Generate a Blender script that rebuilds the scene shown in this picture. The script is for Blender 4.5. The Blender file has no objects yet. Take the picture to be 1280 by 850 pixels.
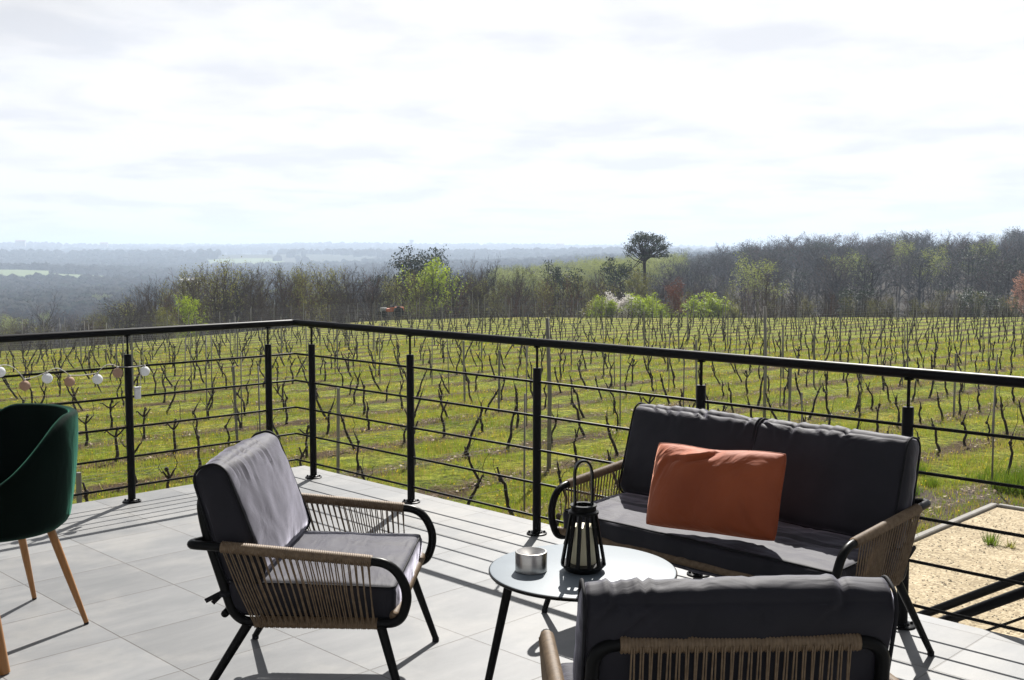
import bpy, math, random
import numpy as np
from mathutils import Vector, Matrix, noise as mnoise

R = math.radians
random.seed(7)
SC = bpy.context.scene
COL = SC.collection

# ------------------------------------------------------------------ camera
F = 1365.0                      # focal length in pixels of a 1280 px wide picture
PITCH = math.atan(113 / F)
CAMZ = 1.5
cam_d = bpy.data.cameras.new('camera'); cam = bpy.data.objects.new('camera', cam_d); COL.objects.link(cam)
cam_d.sensor_width = 36; cam_d.lens = 36 * F / 1280
cam_d.clip_start = 0.05; cam_d.clip_end = 30000
cam.location = (0, 0, CAMZ); cam.rotation_euler = (math.pi / 2 - PITCH, 0, 0)
SC.camera = cam
cp, sp_ = math.cos(PITCH), math.sin(PITCH)

def at(px, py, z):
    rx = (px - 640) / F; ry = (425 - py) / F
    d = Vector((rx, cp + ry * sp_, -sp_ + ry * cp))
    t = (z - CAMZ) / d.z
    return Vector((d.x * t, d.y * t, z))

def proj(p):
    x, y, z = p[0], p[1], p[2] - CAMZ
    fw = y * cp - z * sp_; up = y * sp_ + z * cp
    if fw < 0.01: return (-9999, -9999)
    return (640 + F * x / fw, 425 - F * up / fw)

# ------------------------------------------------------------------ materials
def new_mat(name):
    m = bpy.data.materials.new(name); m.use_nodes = True
    nt = m.node_tree; b = nt.nodes['Principled BSDF']
    return m, nt, b

def N(nt, typ, **kw):
    n = nt.nodes.new(typ)
    for k, v in kw.items():
        if k in n.inputs.keys(): n.inputs[k].default_value = v
        else: setattr(n, k, v)
    return n

def ramp(nt, stops):
    r = nt.nodes.new('ShaderNodeValToRGB'); e = r.color_ramp.elements
    e[0].position, e[0].color = stops[0][0], (*stops[0][1], 1)
    e[1].position, e[1].color = stops[-1][0], (*stops[-1][1], 1)
    for p, c in stops[1:-1]:
        x = e.new(p); x.color = (*c, 1)
    return r

def mat(name, c1, c2=None, scale=8, rough=0.6, metal=0, bump=0.0, bscale=None, spec=0.5, sheen=0, stretch=(1, 1, 1), detail=5, rrange=0, coat=0, trans=0, objvar=0, coord='Object', bdist=0.002):
    m, nt, b = new_mat(name)
    c2 = c2 or c1
    tc = N(nt, 'ShaderNodeTexCoord'); mp = N(nt, 'ShaderNodeMapping'); mp.inputs['Scale'].default_value = stretch
    nt.links.new(tc.outputs[coord], mp.inputs[0])
    n1 = N(nt, 'ShaderNodeTexNoise', Scale=scale, Detail=detail, Roughness=0.6)
    nt.links.new(mp.outputs[0], n1.inputs['Vector'])
    rp = ramp(nt, [(0.3, c1), (0.7, c2)])
    nt.links.new(n1.outputs['Fac'], rp.inputs[0])
    out = rp.outputs[0]
    if objvar:
        oi = N(nt, 'ShaderNodeObjectInfo'); hs = N(nt, 'ShaderNodeHueSaturation')
        mr = N(nt, 'ShaderNodeMapRange'); mr.inputs['To Min'].default_value = 1 - objvar; mr.inputs['To Max'].default_value = 1 + objvar
        nt.links.new(oi.outputs['Random'], mr.inputs['Value']); nt.links.new(mr.outputs[0], hs.inputs['Value'])
        nt.links.new(out, hs.inputs['Color']); out = hs.outputs[0]
    nt.links.new(out, b.inputs['Base Color'])
    b.inputs['Roughness'].default_value = rough; b.inputs['Metallic'].default_value = metal
    b.inputs['Specular IOR Level'].default_value = spec
    if sheen:
        b.inputs['Sheen Weight'].default_value = sheen; b.inputs['Sheen Roughness'].default_value = 0.4
    if coat: b.inputs['Coat Weight'].default_value = coat
    if rrange:
        mr = N(nt, 'ShaderNodeMapRange'); mr.inputs['To Min'].default_value = rough - rrange; mr.inputs['To Max'].default_value = rough + rrange
        nt.links.new(n1.outputs['Fac'], mr.inputs['Value']); nt.links.new(mr.outputs[0], b.inputs['Roughness'])
    if bump:
        n2 = N(nt, 'ShaderNodeTexNoise', Scale=bscale or scale * 6, Detail=6, Roughness=0.65)
        nt.links.new(mp.outputs[0], n2.inputs['Vector'])
        bp = N(nt, 'ShaderNodeBump', Strength=bump, Distance=bdist)
        nt.links.new(n2.outputs['Fac'], bp.inputs['Height']); nt.links.new(bp.outputs[0], b.inputs['Normal'])
    if trans:
        tr = N(nt, 'ShaderNodeBsdfTranslucent'); mx = N(nt, 'ShaderNodeMixShader'); mx.inputs[0].default_value = trans
        nt.links.new(out, tr.inputs['Color'])
        o = nt.nodes['Material Output']
        nt.links.new(b.outputs[0], mx.inputs[1]); nt.links.new(tr.outputs[0], mx.inputs[2]); nt.links.new(mx.outputs[0], o.inputs['Surface'])
    return m

M = {}
M['black_metal'] = mat('black_powder_metal', (0.006, 0.006, 0.007), (0.006, 0.006, 0.007), 40, 0.40, 0, 0.25, 600, spec=0.09, bdist=0.0004)
M['rod_metal'] = mat('rod_metal', (0.004, 0.004, 0.004), (0.007, 0.007, 0.007), 40, 0.45, 0, 0.2, 600, spec=0.10, bdist=0.0004)
M['chair_metal'] = mat('chair_metal', (0.004, 0.004, 0.004), (0.007, 0.007, 0.007), 30, 0.36, 0, 0.2, 500, spec=0.12, bdist=0.0004)
M['rope'] = mat('tan_rope', (0.11, 0.070, 0.036), (0.21, 0.145, 0.085), 60, 0.6, 0, 0.5, 900, bdist=0.0006)
M['wood_leg'] = mat('oak_leg', (0.27, 0.115, 0.030), (0.38, 0.18, 0.055), 6, 0.42, 0, 0.15, 60, stretch=(8, 8, 0.6), bdist=0.0006)
M['piping'] = mat('piping', (0.008, 0.008, 0.010), (0.015, 0.015, 0.018), 30, 0.7, spec=0.15)
M['steel'] = mat('brushed_steel', (0.42, 0.40, 0.38), (0.55, 0.53, 0.50), 4, 0.28, 1.0, 0.3, 40, stretch=(1, 1, 60), bdist=0.0003)
M['steel_smooth'] = mat('steel_smooth', (0.5, 0.5, 0.5), (0.6, 0.6, 0.6), 4, 0.2, 1.0)
M['candle'] = mat('candle_wax', (0.75, 0.68, 0.45), (0.80, 0.74, 0.52), 10, 0.5, 0, 0.05)
M['ball_white'] = mat('cotton_white', (0.72, 0.74, 0.76), (0.85, 0.86, 0.87), 60, 0.8, 0, 0.4, 300, trans=0.35, coord='Generated')
M['ball_beige'] = mat('cotton_beige', (0.42, 0.28, 0.20), (0.55, 0.38, 0.28), 60, 0.8, 0, 0.4, 300, trans=0.3, coord='Generated')
M['cord'] = mat('pale_cord', (0.5, 0.48, 0.45), None, 10, 0.6)
M['plastic_clear'] = mat('pale_plastic', (0.6, 0.62, 0.64), (0.75, 0.76, 0.78), 60, 0.15, 0, 0)
M['kerb'] = mat('kerb_concrete', (0.17, 0.16, 0.145), (0.25, 0.235, 0.21), 6, 0.85, 0, 0.5, 80, bdist=0.004)
M['render_wall'] = mat('pale_render', (0.45, 0.43, 0.40), (0.52, 0.50, 0.46), 3, 0.9, 0, 0.3, 90, bdist=0.003)
M['vine_bark'] = mat('vine_bark', (0.012, 0.008, 0.006), (0.04, 0.026, 0.018), 20, 0.9, 0, 0.8, 90, stretch=(1, 1, 0.3), objvar=0.3, bdist=0.01)
M['vine_post'] = mat('weathered_post', (0.13, 0.125, 0.12), (0.24, 0.23, 0.21), 10, 0.85, 0, 0.5, 60, stretch=(4, 4, 0.4), objvar=0.25, bdist=0.004)
M['wire'] = mat('galvanised_wire', (0.16, 0.16, 0.15), (0.24, 0.24, 0.23), 10, 0.6, 0.2)
M['bark_grey'] = mat('bark_grey', (0.05, 0.036, 0.025), (0.12, 0.088, 0.06), 2, 0.95, objvar=0.35)
M['bark_red'] = mat('bark_red', (0.085, 0.045, 0.028), (0.16, 0.085, 0.05), 2, 0.95, objvar=0.25)
M['bark_dark'] = mat('bark_dark', (0.03, 0.024, 0.02), (0.06, 0.047, 0.038), 2, 0.95)
M['leaf_spring'] = mat('leaf_spring', (0.18, 0.26, 0.015), (0.36, 0.44, 0.03), 1.5, 0.6, trans=0.5, objvar=0.2)
M['leaf_olive'] = mat('leaf_olive', (0.13, 0.14, 0.03), (0.24, 0.23, 0.05), 1.2, 0.6, trans=0.45, objvar=0.25)
M['leaf_red'] = mat('leaf_red', (0.09, 0.028, 0.015), (0.18, 0.065, 0.03), 1.5, 0.6, trans=0.4)
M['leaf_pink'] = mat('leaf_pink', (0.30, 0.15, 0.10), (0.5, 0.28, 0.2), 1.5, 0.6, trans=0.4)
M['leaf_dark'] = mat('leaf_dark', (0.014, 0.026, 0.010), (0.035, 0.055, 0.018), 1.2, 0.6, trans=0.2, objvar=0.25)
M['blossom'] = mat('blossom', (0.6, 0.56, 0.54), (0.8, 0.77, 0.75), 2, 0.7, trans=0.4)

def fabric(name, c1, c2, weave=900, rough=0.75, sheen=0.25, wr=0.35, sheen_tint=None, spec=0.35, wscale=(3.2, 9)):
    m, nt, b = new_mat(name)
    tc = N(nt, 'ShaderNodeTexCoord')
    n1 = N(nt, 'ShaderNodeTexNoise', Scale=5, Detail=4); nt.links.new(tc.outputs['Object'], n1.inputs['Vector'])
    rp = ramp(nt, [(0.35, c1), (0.7, c2)]); nt.links.new(n1.outputs['Fac'], rp.inputs[0]); nt.links.new(rp.outputs[0], b.inputs['Base Color'])
    b.inputs['Roughness'].default_value = rough; b.inputs['Sheen Weight'].default_value = sheen; b.inputs['Sheen Roughness'].default_value = 0.35
    b.inputs['Specular IOR Level'].default_value = spec
    if sheen_tint: b.inputs['Sheen Tint'].default_value = (*sheen_tint, 1)
    # soft folds + fine weave
    mp = N(nt, 'ShaderNodeMapping'); mp.inputs['Scale'].default_value = (wscale[0], wscale[1], wscale[0]); mp.inputs['Rotation'].default_value = (0.3, 0.5, 0.6)
    nt.links.new(tc.outputs['Object'], mp.inputs[0])
    n2 = N(nt, 'ShaderNodeTexNoise', Scale=1.6, Detail=3, Distortion=0.6); nt.links.new(mp.outputs[0], n2.inputs['Vector'])
    bp = N(nt, 'ShaderNodeBump', Strength=wr, Distance=0.02); nt.links.new(n2.outputs['Fac'], bp.inputs['Height'])
    n3 = N(nt, 'ShaderNodeTexNoise', Scale=weave, Detail=2); nt.links.new(tc.outputs['Object'], n3.inputs['Vector'])
    bp2 = N(nt, 'ShaderNodeBump', Strength=0.3, Distance=0.0006); nt.links.new(n3.outputs['Fac'], bp2.inputs['Height'])
    nt.links.new(bp.outputs[0], bp2.inputs['Normal']); nt.links.new(bp2.outputs[0], b.inputs['Normal'])
    return m
M['cushion'] = fabric('slate_fabric', (0.014, 0.0135, 0.018), (0.021, 0.020, 0.027), rough=0.64, sheen=0.66, wr=0.35, sheen_tint=(0.86, 0.84, 1.0), spec=0.20)
M['orange'] = fabric('orange_velvet', (0.25, 0.050, 0.013), (0.33, 0.074, 0.022), rough=0.7, sheen=0.7, wr=0.8, sheen_tint=(1.0, 0.5, 0.35))
M['green_velvet'] = fabric('green_velvet', (0.0006, 0.0032, 0.0022), (0.0012, 0.005, 0.0035), rough=0.85, sheen=0.16, wr=0.25, sheen_tint=(0.22, 0.9, 0.62), spec=0.06)

# terrace tiles (45 cm squares parallel to the railing, running diagonally from here)
ROT = R(45.2)
E1 = Vector((-math.sin(ROT), math.cos(ROT), 0))       # along the right-hand edge, receding to the left
E2 = Vector((math.cos(ROT), math.sin(ROT), 0))        # along the left-hand edge, receding to the right
def tile_mat():
    m, nt, b = new_mat('porcelain_tiles')
    tc = N(nt, 'ShaderNodeTexCoord'); mp = N(nt, 'ShaderNodeMapping')
    v = at(156, 704, 0); s = 0.475
    mp.inputs['Rotation'].default_value = (0, 0, -ROT)
    cr, sr = math.cos(-ROT), math.sin(-ROT)
    lx, ly = cr * v.x - sr * v.y, sr * v.x + cr * v.y
    mp.inputs['Location'].default_value = (-lx, -ly, 0)
    nt.links.new(tc.outputs['Object'], mp.inputs[0])
    sep = N(nt, 'ShaderNodeSeparateXYZ'); nt.links.new(mp.outputs[0], sep.inputs[0])
    def math_(op, a, bv=None):
        n = N(nt, 'ShaderNodeMath', operation=op)
        if hasattr(a, 'links'): nt.links.new(a, n.inputs[0])
        else: n.inputs[0].default_value = a
        if bv is not None:
            if hasattr(bv, 'links'): nt.links.new(bv, n.inputs[1])
            else: n.inputs[1].default_value = bv
        return n.outputs[0]
    def cell(o):
        q = math_('DIVIDE', o, s); fl = math_('FLOOR', q); fr = math_('SUBTRACT', q, fl)
        d = math_('MINIMUM', fr, math_('SUBTRACT', 1.0, fr))
        return fl, math_('MULTIPLY', d, s)
    fx, dx = cell(sep.outputs[0]); fy, dy = cell(sep.outputs[1])
    d = math_('MINIMUM', dx, dy)
    cx = N(nt, 'ShaderNodeCombineXYZ'); nt.links.new(fx, cx.inputs[0]); nt.links.new(fy, cx.inputs[1])
    wn = N(nt, 'ShaderNodeTexWhiteNoise'); nt.links.new(cx.outputs[0], wn.inputs['Vector'])
    # cement-like cloudiness, offset per tile
    ad = N(nt, 'ShaderNodeVectorMath', operation='ADD'); sc2 = N(nt, 'ShaderNodeVectorMath', operation='SCALE'); sc2.inputs['Scale'].default_value = 9
    nt.links.new(wn.outputs['Color'], sc2.inputs[0]); nt.links.new(sc2.outputs[0], ad.inputs[1]); nt.links.new(mp.outputs[0], ad.inputs[0])
    st = N(nt, 'ShaderNodeMapping'); st.inputs['Scale'].default_value = (1, 3.2, 1); nt.links.new(ad.outputs[0], st.inputs[0])
    n1 = N(nt, 'ShaderNodeTexNoise', Scale=2.6, Detail=9, Roughness=0.62, Distortion=0.4); nt.links.new(st.outputs[0], n1.inputs['Vector'])
    rp = ramp(nt, [(0.25, (0.122, 0.127, 0.132)), (0.55, (0.162, 0.165, 0.168)), (0.8, (0.205, 0.205, 0.203))]); nt.links.new(n1.outputs['Fac'], rp.inputs[0])
    hs = N(nt, 'ShaderNodeHueSaturation'); mr = N(nt, 'ShaderNodeMapRange'); mr.inputs['To Min'].default_value = 0.84; mr.inputs['To Max'].default_value = 1.12
    nt.links.new(wn.outputs['Value'], mr.inputs['Value']); nt.links.new(mr.outputs[0], hs.inputs['Value']); nt.links.new(rp.outputs[0], hs.inputs['Color'])
    g = N(nt, 'ShaderNodeMapRange'); g.inputs['From Min'].default_value = 0.0022; g.inputs['From Max'].default_value = 0.0034; nt.links.new(d, g.inputs['Value'])
    mx = N(nt, 'ShaderNodeMix', data_type='RGBA'); nt.links.new(g.outputs[0], mx.inputs[0])
    mx.inputs[6].default_value = (0.085, 0.08, 0.075, 1); nt.links.new(hs.outputs[0], mx.inputs[7])
    # dust and dried water marks
    n4 = N(nt, 'ShaderNodeTexNoise', Scale=1.1, Detail=8, Roughness=0.7); nt.links.new(tc.outputs['Object'], n4.inputs['Vector'])
    r4 = N(nt, 'ShaderNodeMapRange'); r4.inputs['From Min'].default_value = 0.47; r4.inputs['From Max'].default_value = 0.66; r4.inputs['To Max'].default_value = 0.42; nt.links.new(n4.outputs['Fac'], r4.inputs['Value'])
    mx2 = N(nt, 'ShaderNodeMix', data_type='RGBA'); nt.links.new(r4.outputs[0], mx2.inputs[0]); nt.links.new(mx.outputs[2], mx2.inputs[6]); mx2.inputs[7].default_value = (0.31, 0.295, 0.27, 1)
    nt.links.new(mx2.outputs[2], b.inputs['Base Color'])
    rr = N(nt, 'ShaderNodeMapRange'); rr.inputs['To Min'].default_value = 0.40; rr.inputs['To Max'].default_value = 0.66; nt.links.new(n4.outputs['Fac'], rr.inputs['Value']); nt.links.new(rr.outputs[0], b.inputs['Roughness'])
    b.inputs['Specular IOR Level'].default_value = 0.32
    bp = N(nt, 'ShaderNodeBump', Strength=0.8, Distance=0.002); nt.links.new(g.outputs[0], bp.inputs['Height'])
    n5 = N(nt, 'ShaderNodeTexNoise', Scale=160, Detail=4); nt.links.new(tc.outputs['Object'], n5.inputs['Vector'])
    bp2 = N(nt, 'ShaderNodeBump', Strength=0.15, Distance=0.001); nt.links.new(n5.outputs['Fac'], bp2.inputs['Height']); nt.links.new(bp.outputs[0], bp2.inputs['Normal'])
    nt.links.new(bp2.outputs[0], b.inputs['Normal'])
    return m
M['tiles'] = tile_mat()

# ------------------------------------------------------------------ mesh builder
class MB:
    def __init__(s): s.v = []; s.f = []; s.mi = []
    def add(s, v, f, mi=0):
        o = len(s.v); s.v.extend([tuple(p) for p in v]); s.f.extend([tuple(i + o for i in q) for q in f]); s.mi.extend([mi] * len(f))
    def box(s, c, h, rot=None, mi=0, bev=0):
        c = Vector(c)
        if bev > 0:
            pts = []
            hx, hy, hz = h
            bev = min(bev, hx * .9, hy * .9, hz * .9)
            # 24-vertex chamfered box
            idx = {}
            for sx in (-1, 1):
                for sy in (-1, 1):
                    for sz in (-1, 1):
                        for ax in range(3):
                            p = [sx * hx, sy * hy, sz * hz]
                            for a in range(3):
                                if a != ax: p[a] -= (sx, sy, sz)[a] * bev
                            idx[(sx, sy, sz, ax)] = len(pts); pts.append(Vector(p))
            fs = []
            S = (-1, 1)
            for ax in range(3):
                o = [a for a in range(3) if a != ax]
                for s1 in S:
                    q = []
                    for (u, w) in ((-1, -1), (1, -1), (1, 1), (-1, 1)):
                        k = [0, 0, 0]; k[ax] = s1; k[o[0]] = u; k[o[1]] = w
                        q.append(idx[(*k, ax)])
                    fs.append(q)
            for ax in range(3):
                o = [a for a in range(3) if a != ax]
                for u in S:
                    for w in S:
                        k0 = [0, 0, 0]; k0[o[0]] = u; k0[o[1]] = w
                        a_ = k0[:]; a_[ax] = -1; b_ = k0[:]; b_[ax] = 1
                        fs.append([idx[(*a_, o[0])], idx[(*b_, o[0])], idx[(*b_, o[1])], idx[(*a_, o[1])]])
            for sx in S:
                for sy in S:
                    for sz in S: fs.append([idx[(sx, sy, sz, 0)], idx[(sx, sy, sz, 1)], idx[(sx, sy, sz, 2)]])
            out = []
            for q in fs:
                cc = sum((pts[i] for i in q), Vector()) / len(q)
                n = (pts[q[1]] - pts[q[0]]).cross(pts[q[2]] - pts[q[0]])
                out.append(q if n.dot(cc) > 0 else q[::-1])
            fs = out
        else:
            pts = [Vector((x * h[0], y * h[1], z * h[2])) for x in (-1, 1) for y in (-1, 1) for z in (-1, 1)]
            fs = [(0, 1, 3, 2), (4, 6, 7, 5), (0, 4, 5, 1), (2, 3, 7, 6), (0, 2, 6, 4), (1, 5, 7, 3)]
        if rot is not None: pts = [rot @ p for p in pts]
        s.add([p + c for p in pts], fs, mi)
    def tube(s, path, r, n=10, caps=True, mi=0, closed=False):
        path = [Vector(p) for p in path]; k = len(path)
        rs = r if isinstance(r, (list, tuple)) else [r] * k
        # parallel transport frame
        tang = []
        for i in range(k):
            a = path[(i - 1) % k] if (closed or i > 0) else path[i]
            b = path[(i + 1) % k] if (closed or i < k - 1) else path[i]
            t = (b - a); tang.append(t.normalized() if t.length > 1e-9 else Vector((0, 0, 1)))
        up = Vector((0, 0, 1)) if abs(tang[0].z) < 0.9 else Vector((1, 0, 0))
        x = up.cross(tang[0]).normalized()
        vs = []; 
        for i in range(k):
            x = (x - tang[i] * x.dot(tang[i]))
            x = x.normalized() if x.length > 1e-6 else tang[i].orthogonal().normalized()
            y = tang[i].cross(x)
            for j in range(n):
                a = 2 * math.pi * j / n
                vs.append(path[i] + (x * math.cos(a) + y * math.sin(a)) * rs[i])
        fs = []
        for i in range(k if closed else k - 1):
            i2 = (i + 1) % k
            for j in range(n):
                j2 = (j + 1) % n
                fs.append((i * n + j, i * n + j2, i2 * n + j2, i2 * n + j))
        if caps and not closed:
            fs.append(tuple(range(n - 1, -1, -1))); fs.append(tuple((k - 1) * n + j for j in range(n)))
        s.add(vs, fs, mi)
    def lathe(s, c, prof, n=24, mi=0, closed=False):
        c = Vector(c); vs = []
        for r, z in prof:
            for j in range(n):
                a = 2 * math.pi * j / n; vs.append(c + Vector((r * math.cos(a), r * math.sin(a), z)))
        fs = []; k = len(prof)
        for i in range(k if closed else k - 1):
            i2 = (i + 1) % k
            for j in range(n):
                j2 = (j + 1) % n; fs.append((i * n + j, i * n + j2, i2 * n + j2, i2 * n + j))
        if not closed:
            if prof[0][0] > 1e-5: fs.append(tuple(range(n - 1, -1, -1)))
            if prof[-1][0] > 1e-5: fs.append(tuple((k - 1) * n + j for j in range(n)))
        s.add(vs, fs, mi)
    def ball(s, c, r, n=12, mi=0, sq=1):
        s.lathe(c, [(max(1e-6, r * math.sin(math.pi * i / n)), -r * sq * math.cos(math.pi * i / n)) for i in range(n + 1)], n * 2, mi)
    def build(s, name, mats, parent=None, smooth=True, angle=None):
        me = bpy.data.meshes.new(name); me.from_pydata(s.v, [], s.f)
        for m in (mats if isinstance(mats, (list, tuple)) else [mats]): me.materials.append(m)
        if any(s.mi): me.polygons.foreach_set('material_index', s.mi)
        if smooth: me.polygons.foreach_set('use_smooth', [True] * len(s.f))
        me.validate(); me.update()
        if smooth and angle:
            me.set_sharp_from_angle(angle=R(angle))
        o = bpy.data.objects.new(name, me); COL.objects.link(o)
        if parent: o.parent = parent
        return o

def np_mesh(name, V, Fq, mats, k, smooth=False, mi=None, parent=None):
    me = bpy.data.meshes.new(name); nv, nf = len(V), len(Fq)
    me.vertices.add(nv); me.vertices.foreach_set('co', np.asarray(V, np.float32).ravel())
    me.loops.add(nf * k); me.loops.foreach_set('vertex_index', np.asarray(Fq, np.int32).ravel())
    me.polygons.add(nf); me.polygons.foreach_set('loop_start', np.arange(0, nf * k, k, dtype=np.int32))
    me.polygons.foreach_set('loop_total', np.full(nf, k, np.int32))
    for m in (mats if isinstance(mats, (list, tuple)) else [mats]): me.materials.append(m)
    if mi is not None: me.polygons.foreach_set('material_index', np.asarray(mi, np.int32))
    me.polygons.foreach_set('use_smooth', np.full(nf, smooth))
    me.update(calc_edges=True); me.validate()
    o = bpy.data.objects.new(name, me); COL.objects.link(o)
    if parent: o.parent = parent
    return o

def tag(o, label=None, cat=None, group=None, kind=None):
    if label: o['label'] = label
    if cat: o['category'] = cat
    if group: o['group'] = group
    if kind: o['kind'] = kind
    return o
def empty(name, loc, rz=0):
    o = bpy.data.objects.new(name, None); COL.objects.link(o); o.location = loc; o.rotation_euler = (0, 0, rz); o.empty_display_size = 0.1
    return o
def copy_tree(o, parent=None):
    c = o.copy(); COL.objects.link(c)
    if parent: c.parent = parent
    for ch in list(o.children): copy_tree(ch, c)
    return c
def ordi(n):
    w = ['first', 'second', 'third', 'fourth', 'fifth', 'sixth', 'seventh', 'eighth', 'ninth', 'tenth', 'eleventh', 'twelfth']
    if n <= 12: return w[n - 1]
    return '%d%s' % (n, 'th' if 10 <= n % 100 <= 20 else {1: 'st', 2: 'nd', 3: 'rd'}.get(n % 10, 'th'))

def fillet(pts, rad, n=6):
    """rounds the inner corners of a polyline"""
    P = [Vector(p) for p in pts]; out = [P[0]]
    for i in range(1, len(P) - 1):
        a, b, c = P[i - 1], P[i], P[i + 1]
        r = rad[i - 1] if isinstance(rad, (list, tuple)) else rad
        u = (a - b); w = (c - b)
        l = min(r, u.length * 0.49, w.length * 0.49)
        p0 = b + u.normalized() * l; p1 = b + w.normalized() * l
        for k in range(n + 1):
            t = k / n
            out.append(p0 * (1 - t) ** 2 + b * 2 * t * (1 - t) + p1 * t * t)
    out.append(P[-1]); return out

def resample(path, step):
    P = [Vector(p) for p in path]; out = [P[0]]; acc = 0
    L = [0]
    for i in range(1, len(P)): L.append(L[-1] + (P[i] - P[i - 1]).length)
    n = max(2, int(L[-1] / step)); j = 0
    for k in range(1, n + 1):
        s = L[-1] * k / n
        while j < len(L) - 2 and L[j + 1] < s: j += 1
        t = (s - L[j]) / max(1e-9, L[j + 1] - L[j]); out.append(P[j].lerp(P[j + 1], t))
    return out

def wrap(mb, path, r, pitch=0.0065, n=10, mi=0):
    """rope wound round a tube: a sleeve with one ridge per turn"""
    P = resample(path, pitch / 4)
    rs = [r * (0.86 + 0.14 * abs(math.sin(math.pi * i / 4))) for i in range(len(P))]
    mb.tube(P, rs, n, True, mi)

# ------------------------------------------------------------------ cushions
def cushion_mesh(w, h, t, r=0.03, puff=0.02, n=34, seed=0, creases=(), mtx=None, sagf=None, pleat=0.003, rx=None, taper=0):
    """rounded slab: width x, thickness y, height z; the big faces bulge and wrinkle towards their seams"""
    mb = MB(); hx, hy, hz = w / 2, t / 2, h / 2
    rx = rx or r
    key = {}; V = []; Fq = []
    nx, ny, nz = n, max(8, n // 4), n
    def vid(i, j, k):
        kk = (i, j, k)
        if kk not in key:
            # denser sampling towards edges
            def m(a, nn): 
                x = 2 * a / nn - 1
                return math.sin(x * math.pi / 2) * 0.45 + x * 0.55
            p = Vector((m(i, nx) * hx, m(j, ny) * hy, m(k, nz) * hz))
            q = Vector((max(-hx + rx, min(hx - rx, p.x)), max(-hy + r, min(hy - r, p.y)), max(-hz + r, min(hz - r, p.z))))
            d = p - q; d = Vector((d.x / rx, d.y / r, d.z / r))
            u, v = p.x / hx, p.z / hz
            if d.length > 1e-4:
                # only points on the skin are rounded
                dn = d.normalized(); p2 = q + Vector((dn.x * rx, dn.y * r, dn.z * r))
            else: p2 = p.copy()
            p2.y *= 1 - taper * (0.5 + 0.5 * v)
            nrm = d.normalized() if d.length > 1e-7 else Vector((0, 0, 0))
            bul = (1 - u * u) ** 0.7 * (1 - v * v) ** 0.7 if abs(u) < 1 and abs(v) < 1 else 0
            sy = 1 if p.y > 0 else -1
            fy = abs(p.y) / hy
            p2.y += sy * puff * bul * fy
            # side bulges
            p2.x += (0.35 * puff) * (1 - (p.y / hy) ** 2) * (1 if u > 0 else -1) * (abs(u) ** 8) * (1 - v * v)
            p2.z += (0.35 * puff) * (1 - (p.y / hy) ** 2) * (1 if v > 0 else -1) * (abs(v) ** 8) * (1 - u * u)
            s3 = Vector((p.x * 7 + seed * 3.1, p.y * 7, p.z * 7 + seed))
            wv = mnoise.noise(s3) * 0.006 + mnoise.noise(s3 * 2.7) * 0.0025
            near = max(abs(u), abs(v)) ** 3
            # pleats perpendicular to the seams
            pl = mnoise.noise(Vector((p.x * 26 + seed, 0.3, seed * 1.7))) * abs(v) ** 5 * (1 - abs(u) ** 6) + mnoise.noise(Vector((seed * 2.2, p.z * 26, seed))) * abs(u) ** 5 * (1 - abs(v) ** 6)
            off = wv + pl * pleat
            for (cx, cz, ang, ln, wd, dp) in creases:
                dx, dz = p.x - cx, p.z - cz; ca, sa = math.cos(ang), math.sin(ang)
                a_ = dx * ca + dz * sa; b_ = -dx * sa + dz * ca + 0.012 * math.sin(a_ * 25)
                off += -dp * math.exp(-(b_ / wd) ** 2) * math.exp(-(a_ / ln) ** 2) + dp * 0.7 * math.exp(-((b_ - wd * 1.9) / (wd * 1.1)) ** 2) * math.exp(-(a_ / ln) ** 2)
            nn2 = nrm if nrm.length > 0.1 else Vector((0, sy, 0)) if fy > 0.98 else Vector((0, 0, 0))
            if fy > 0.98 or nrm.length > 0.1: p2 += nn2 * off
            if sagf: p2 = sagf(p2)
            key[kk] = len(V); V.append(mtx @ p2 if mtx else p2)
        return key[kk]
    for (A, B, fixed, which) in ((nx, nz, 0, 'y0'), (nx, nz, ny, 'y1'), (ny, nz, 0, 'x0'), (ny, nz, nx, 'x1'), (nx, ny, 0, 'z0'), (nx, ny, nz, 'z1')):
        for a in range(A):
            for b in range(B):
                if which[0] == 'y': q = [(a, fixed, b), (a + 1, fixed, b), (a + 1, fixed, b + 1), (a, fixed, b + 1)]
                elif which[0] == 'x': q = [(fixed, a, b), (fixed, a + 1, b), (fixed, a + 1, b + 1), (fixed, a, b + 1)]
                else: q = [(a, b, fixed), (a + 1, b, fixed), (a + 1, b + 1, fixed), (a, b + 1, fixed)]
                ids = [vid(*c) for c in q]
                if which in ('y1', 'x0', 'z0'): ids = ids[::-1]
                Fq.append(tuple(ids))
    mb.add(V, Fq); return mb

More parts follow.
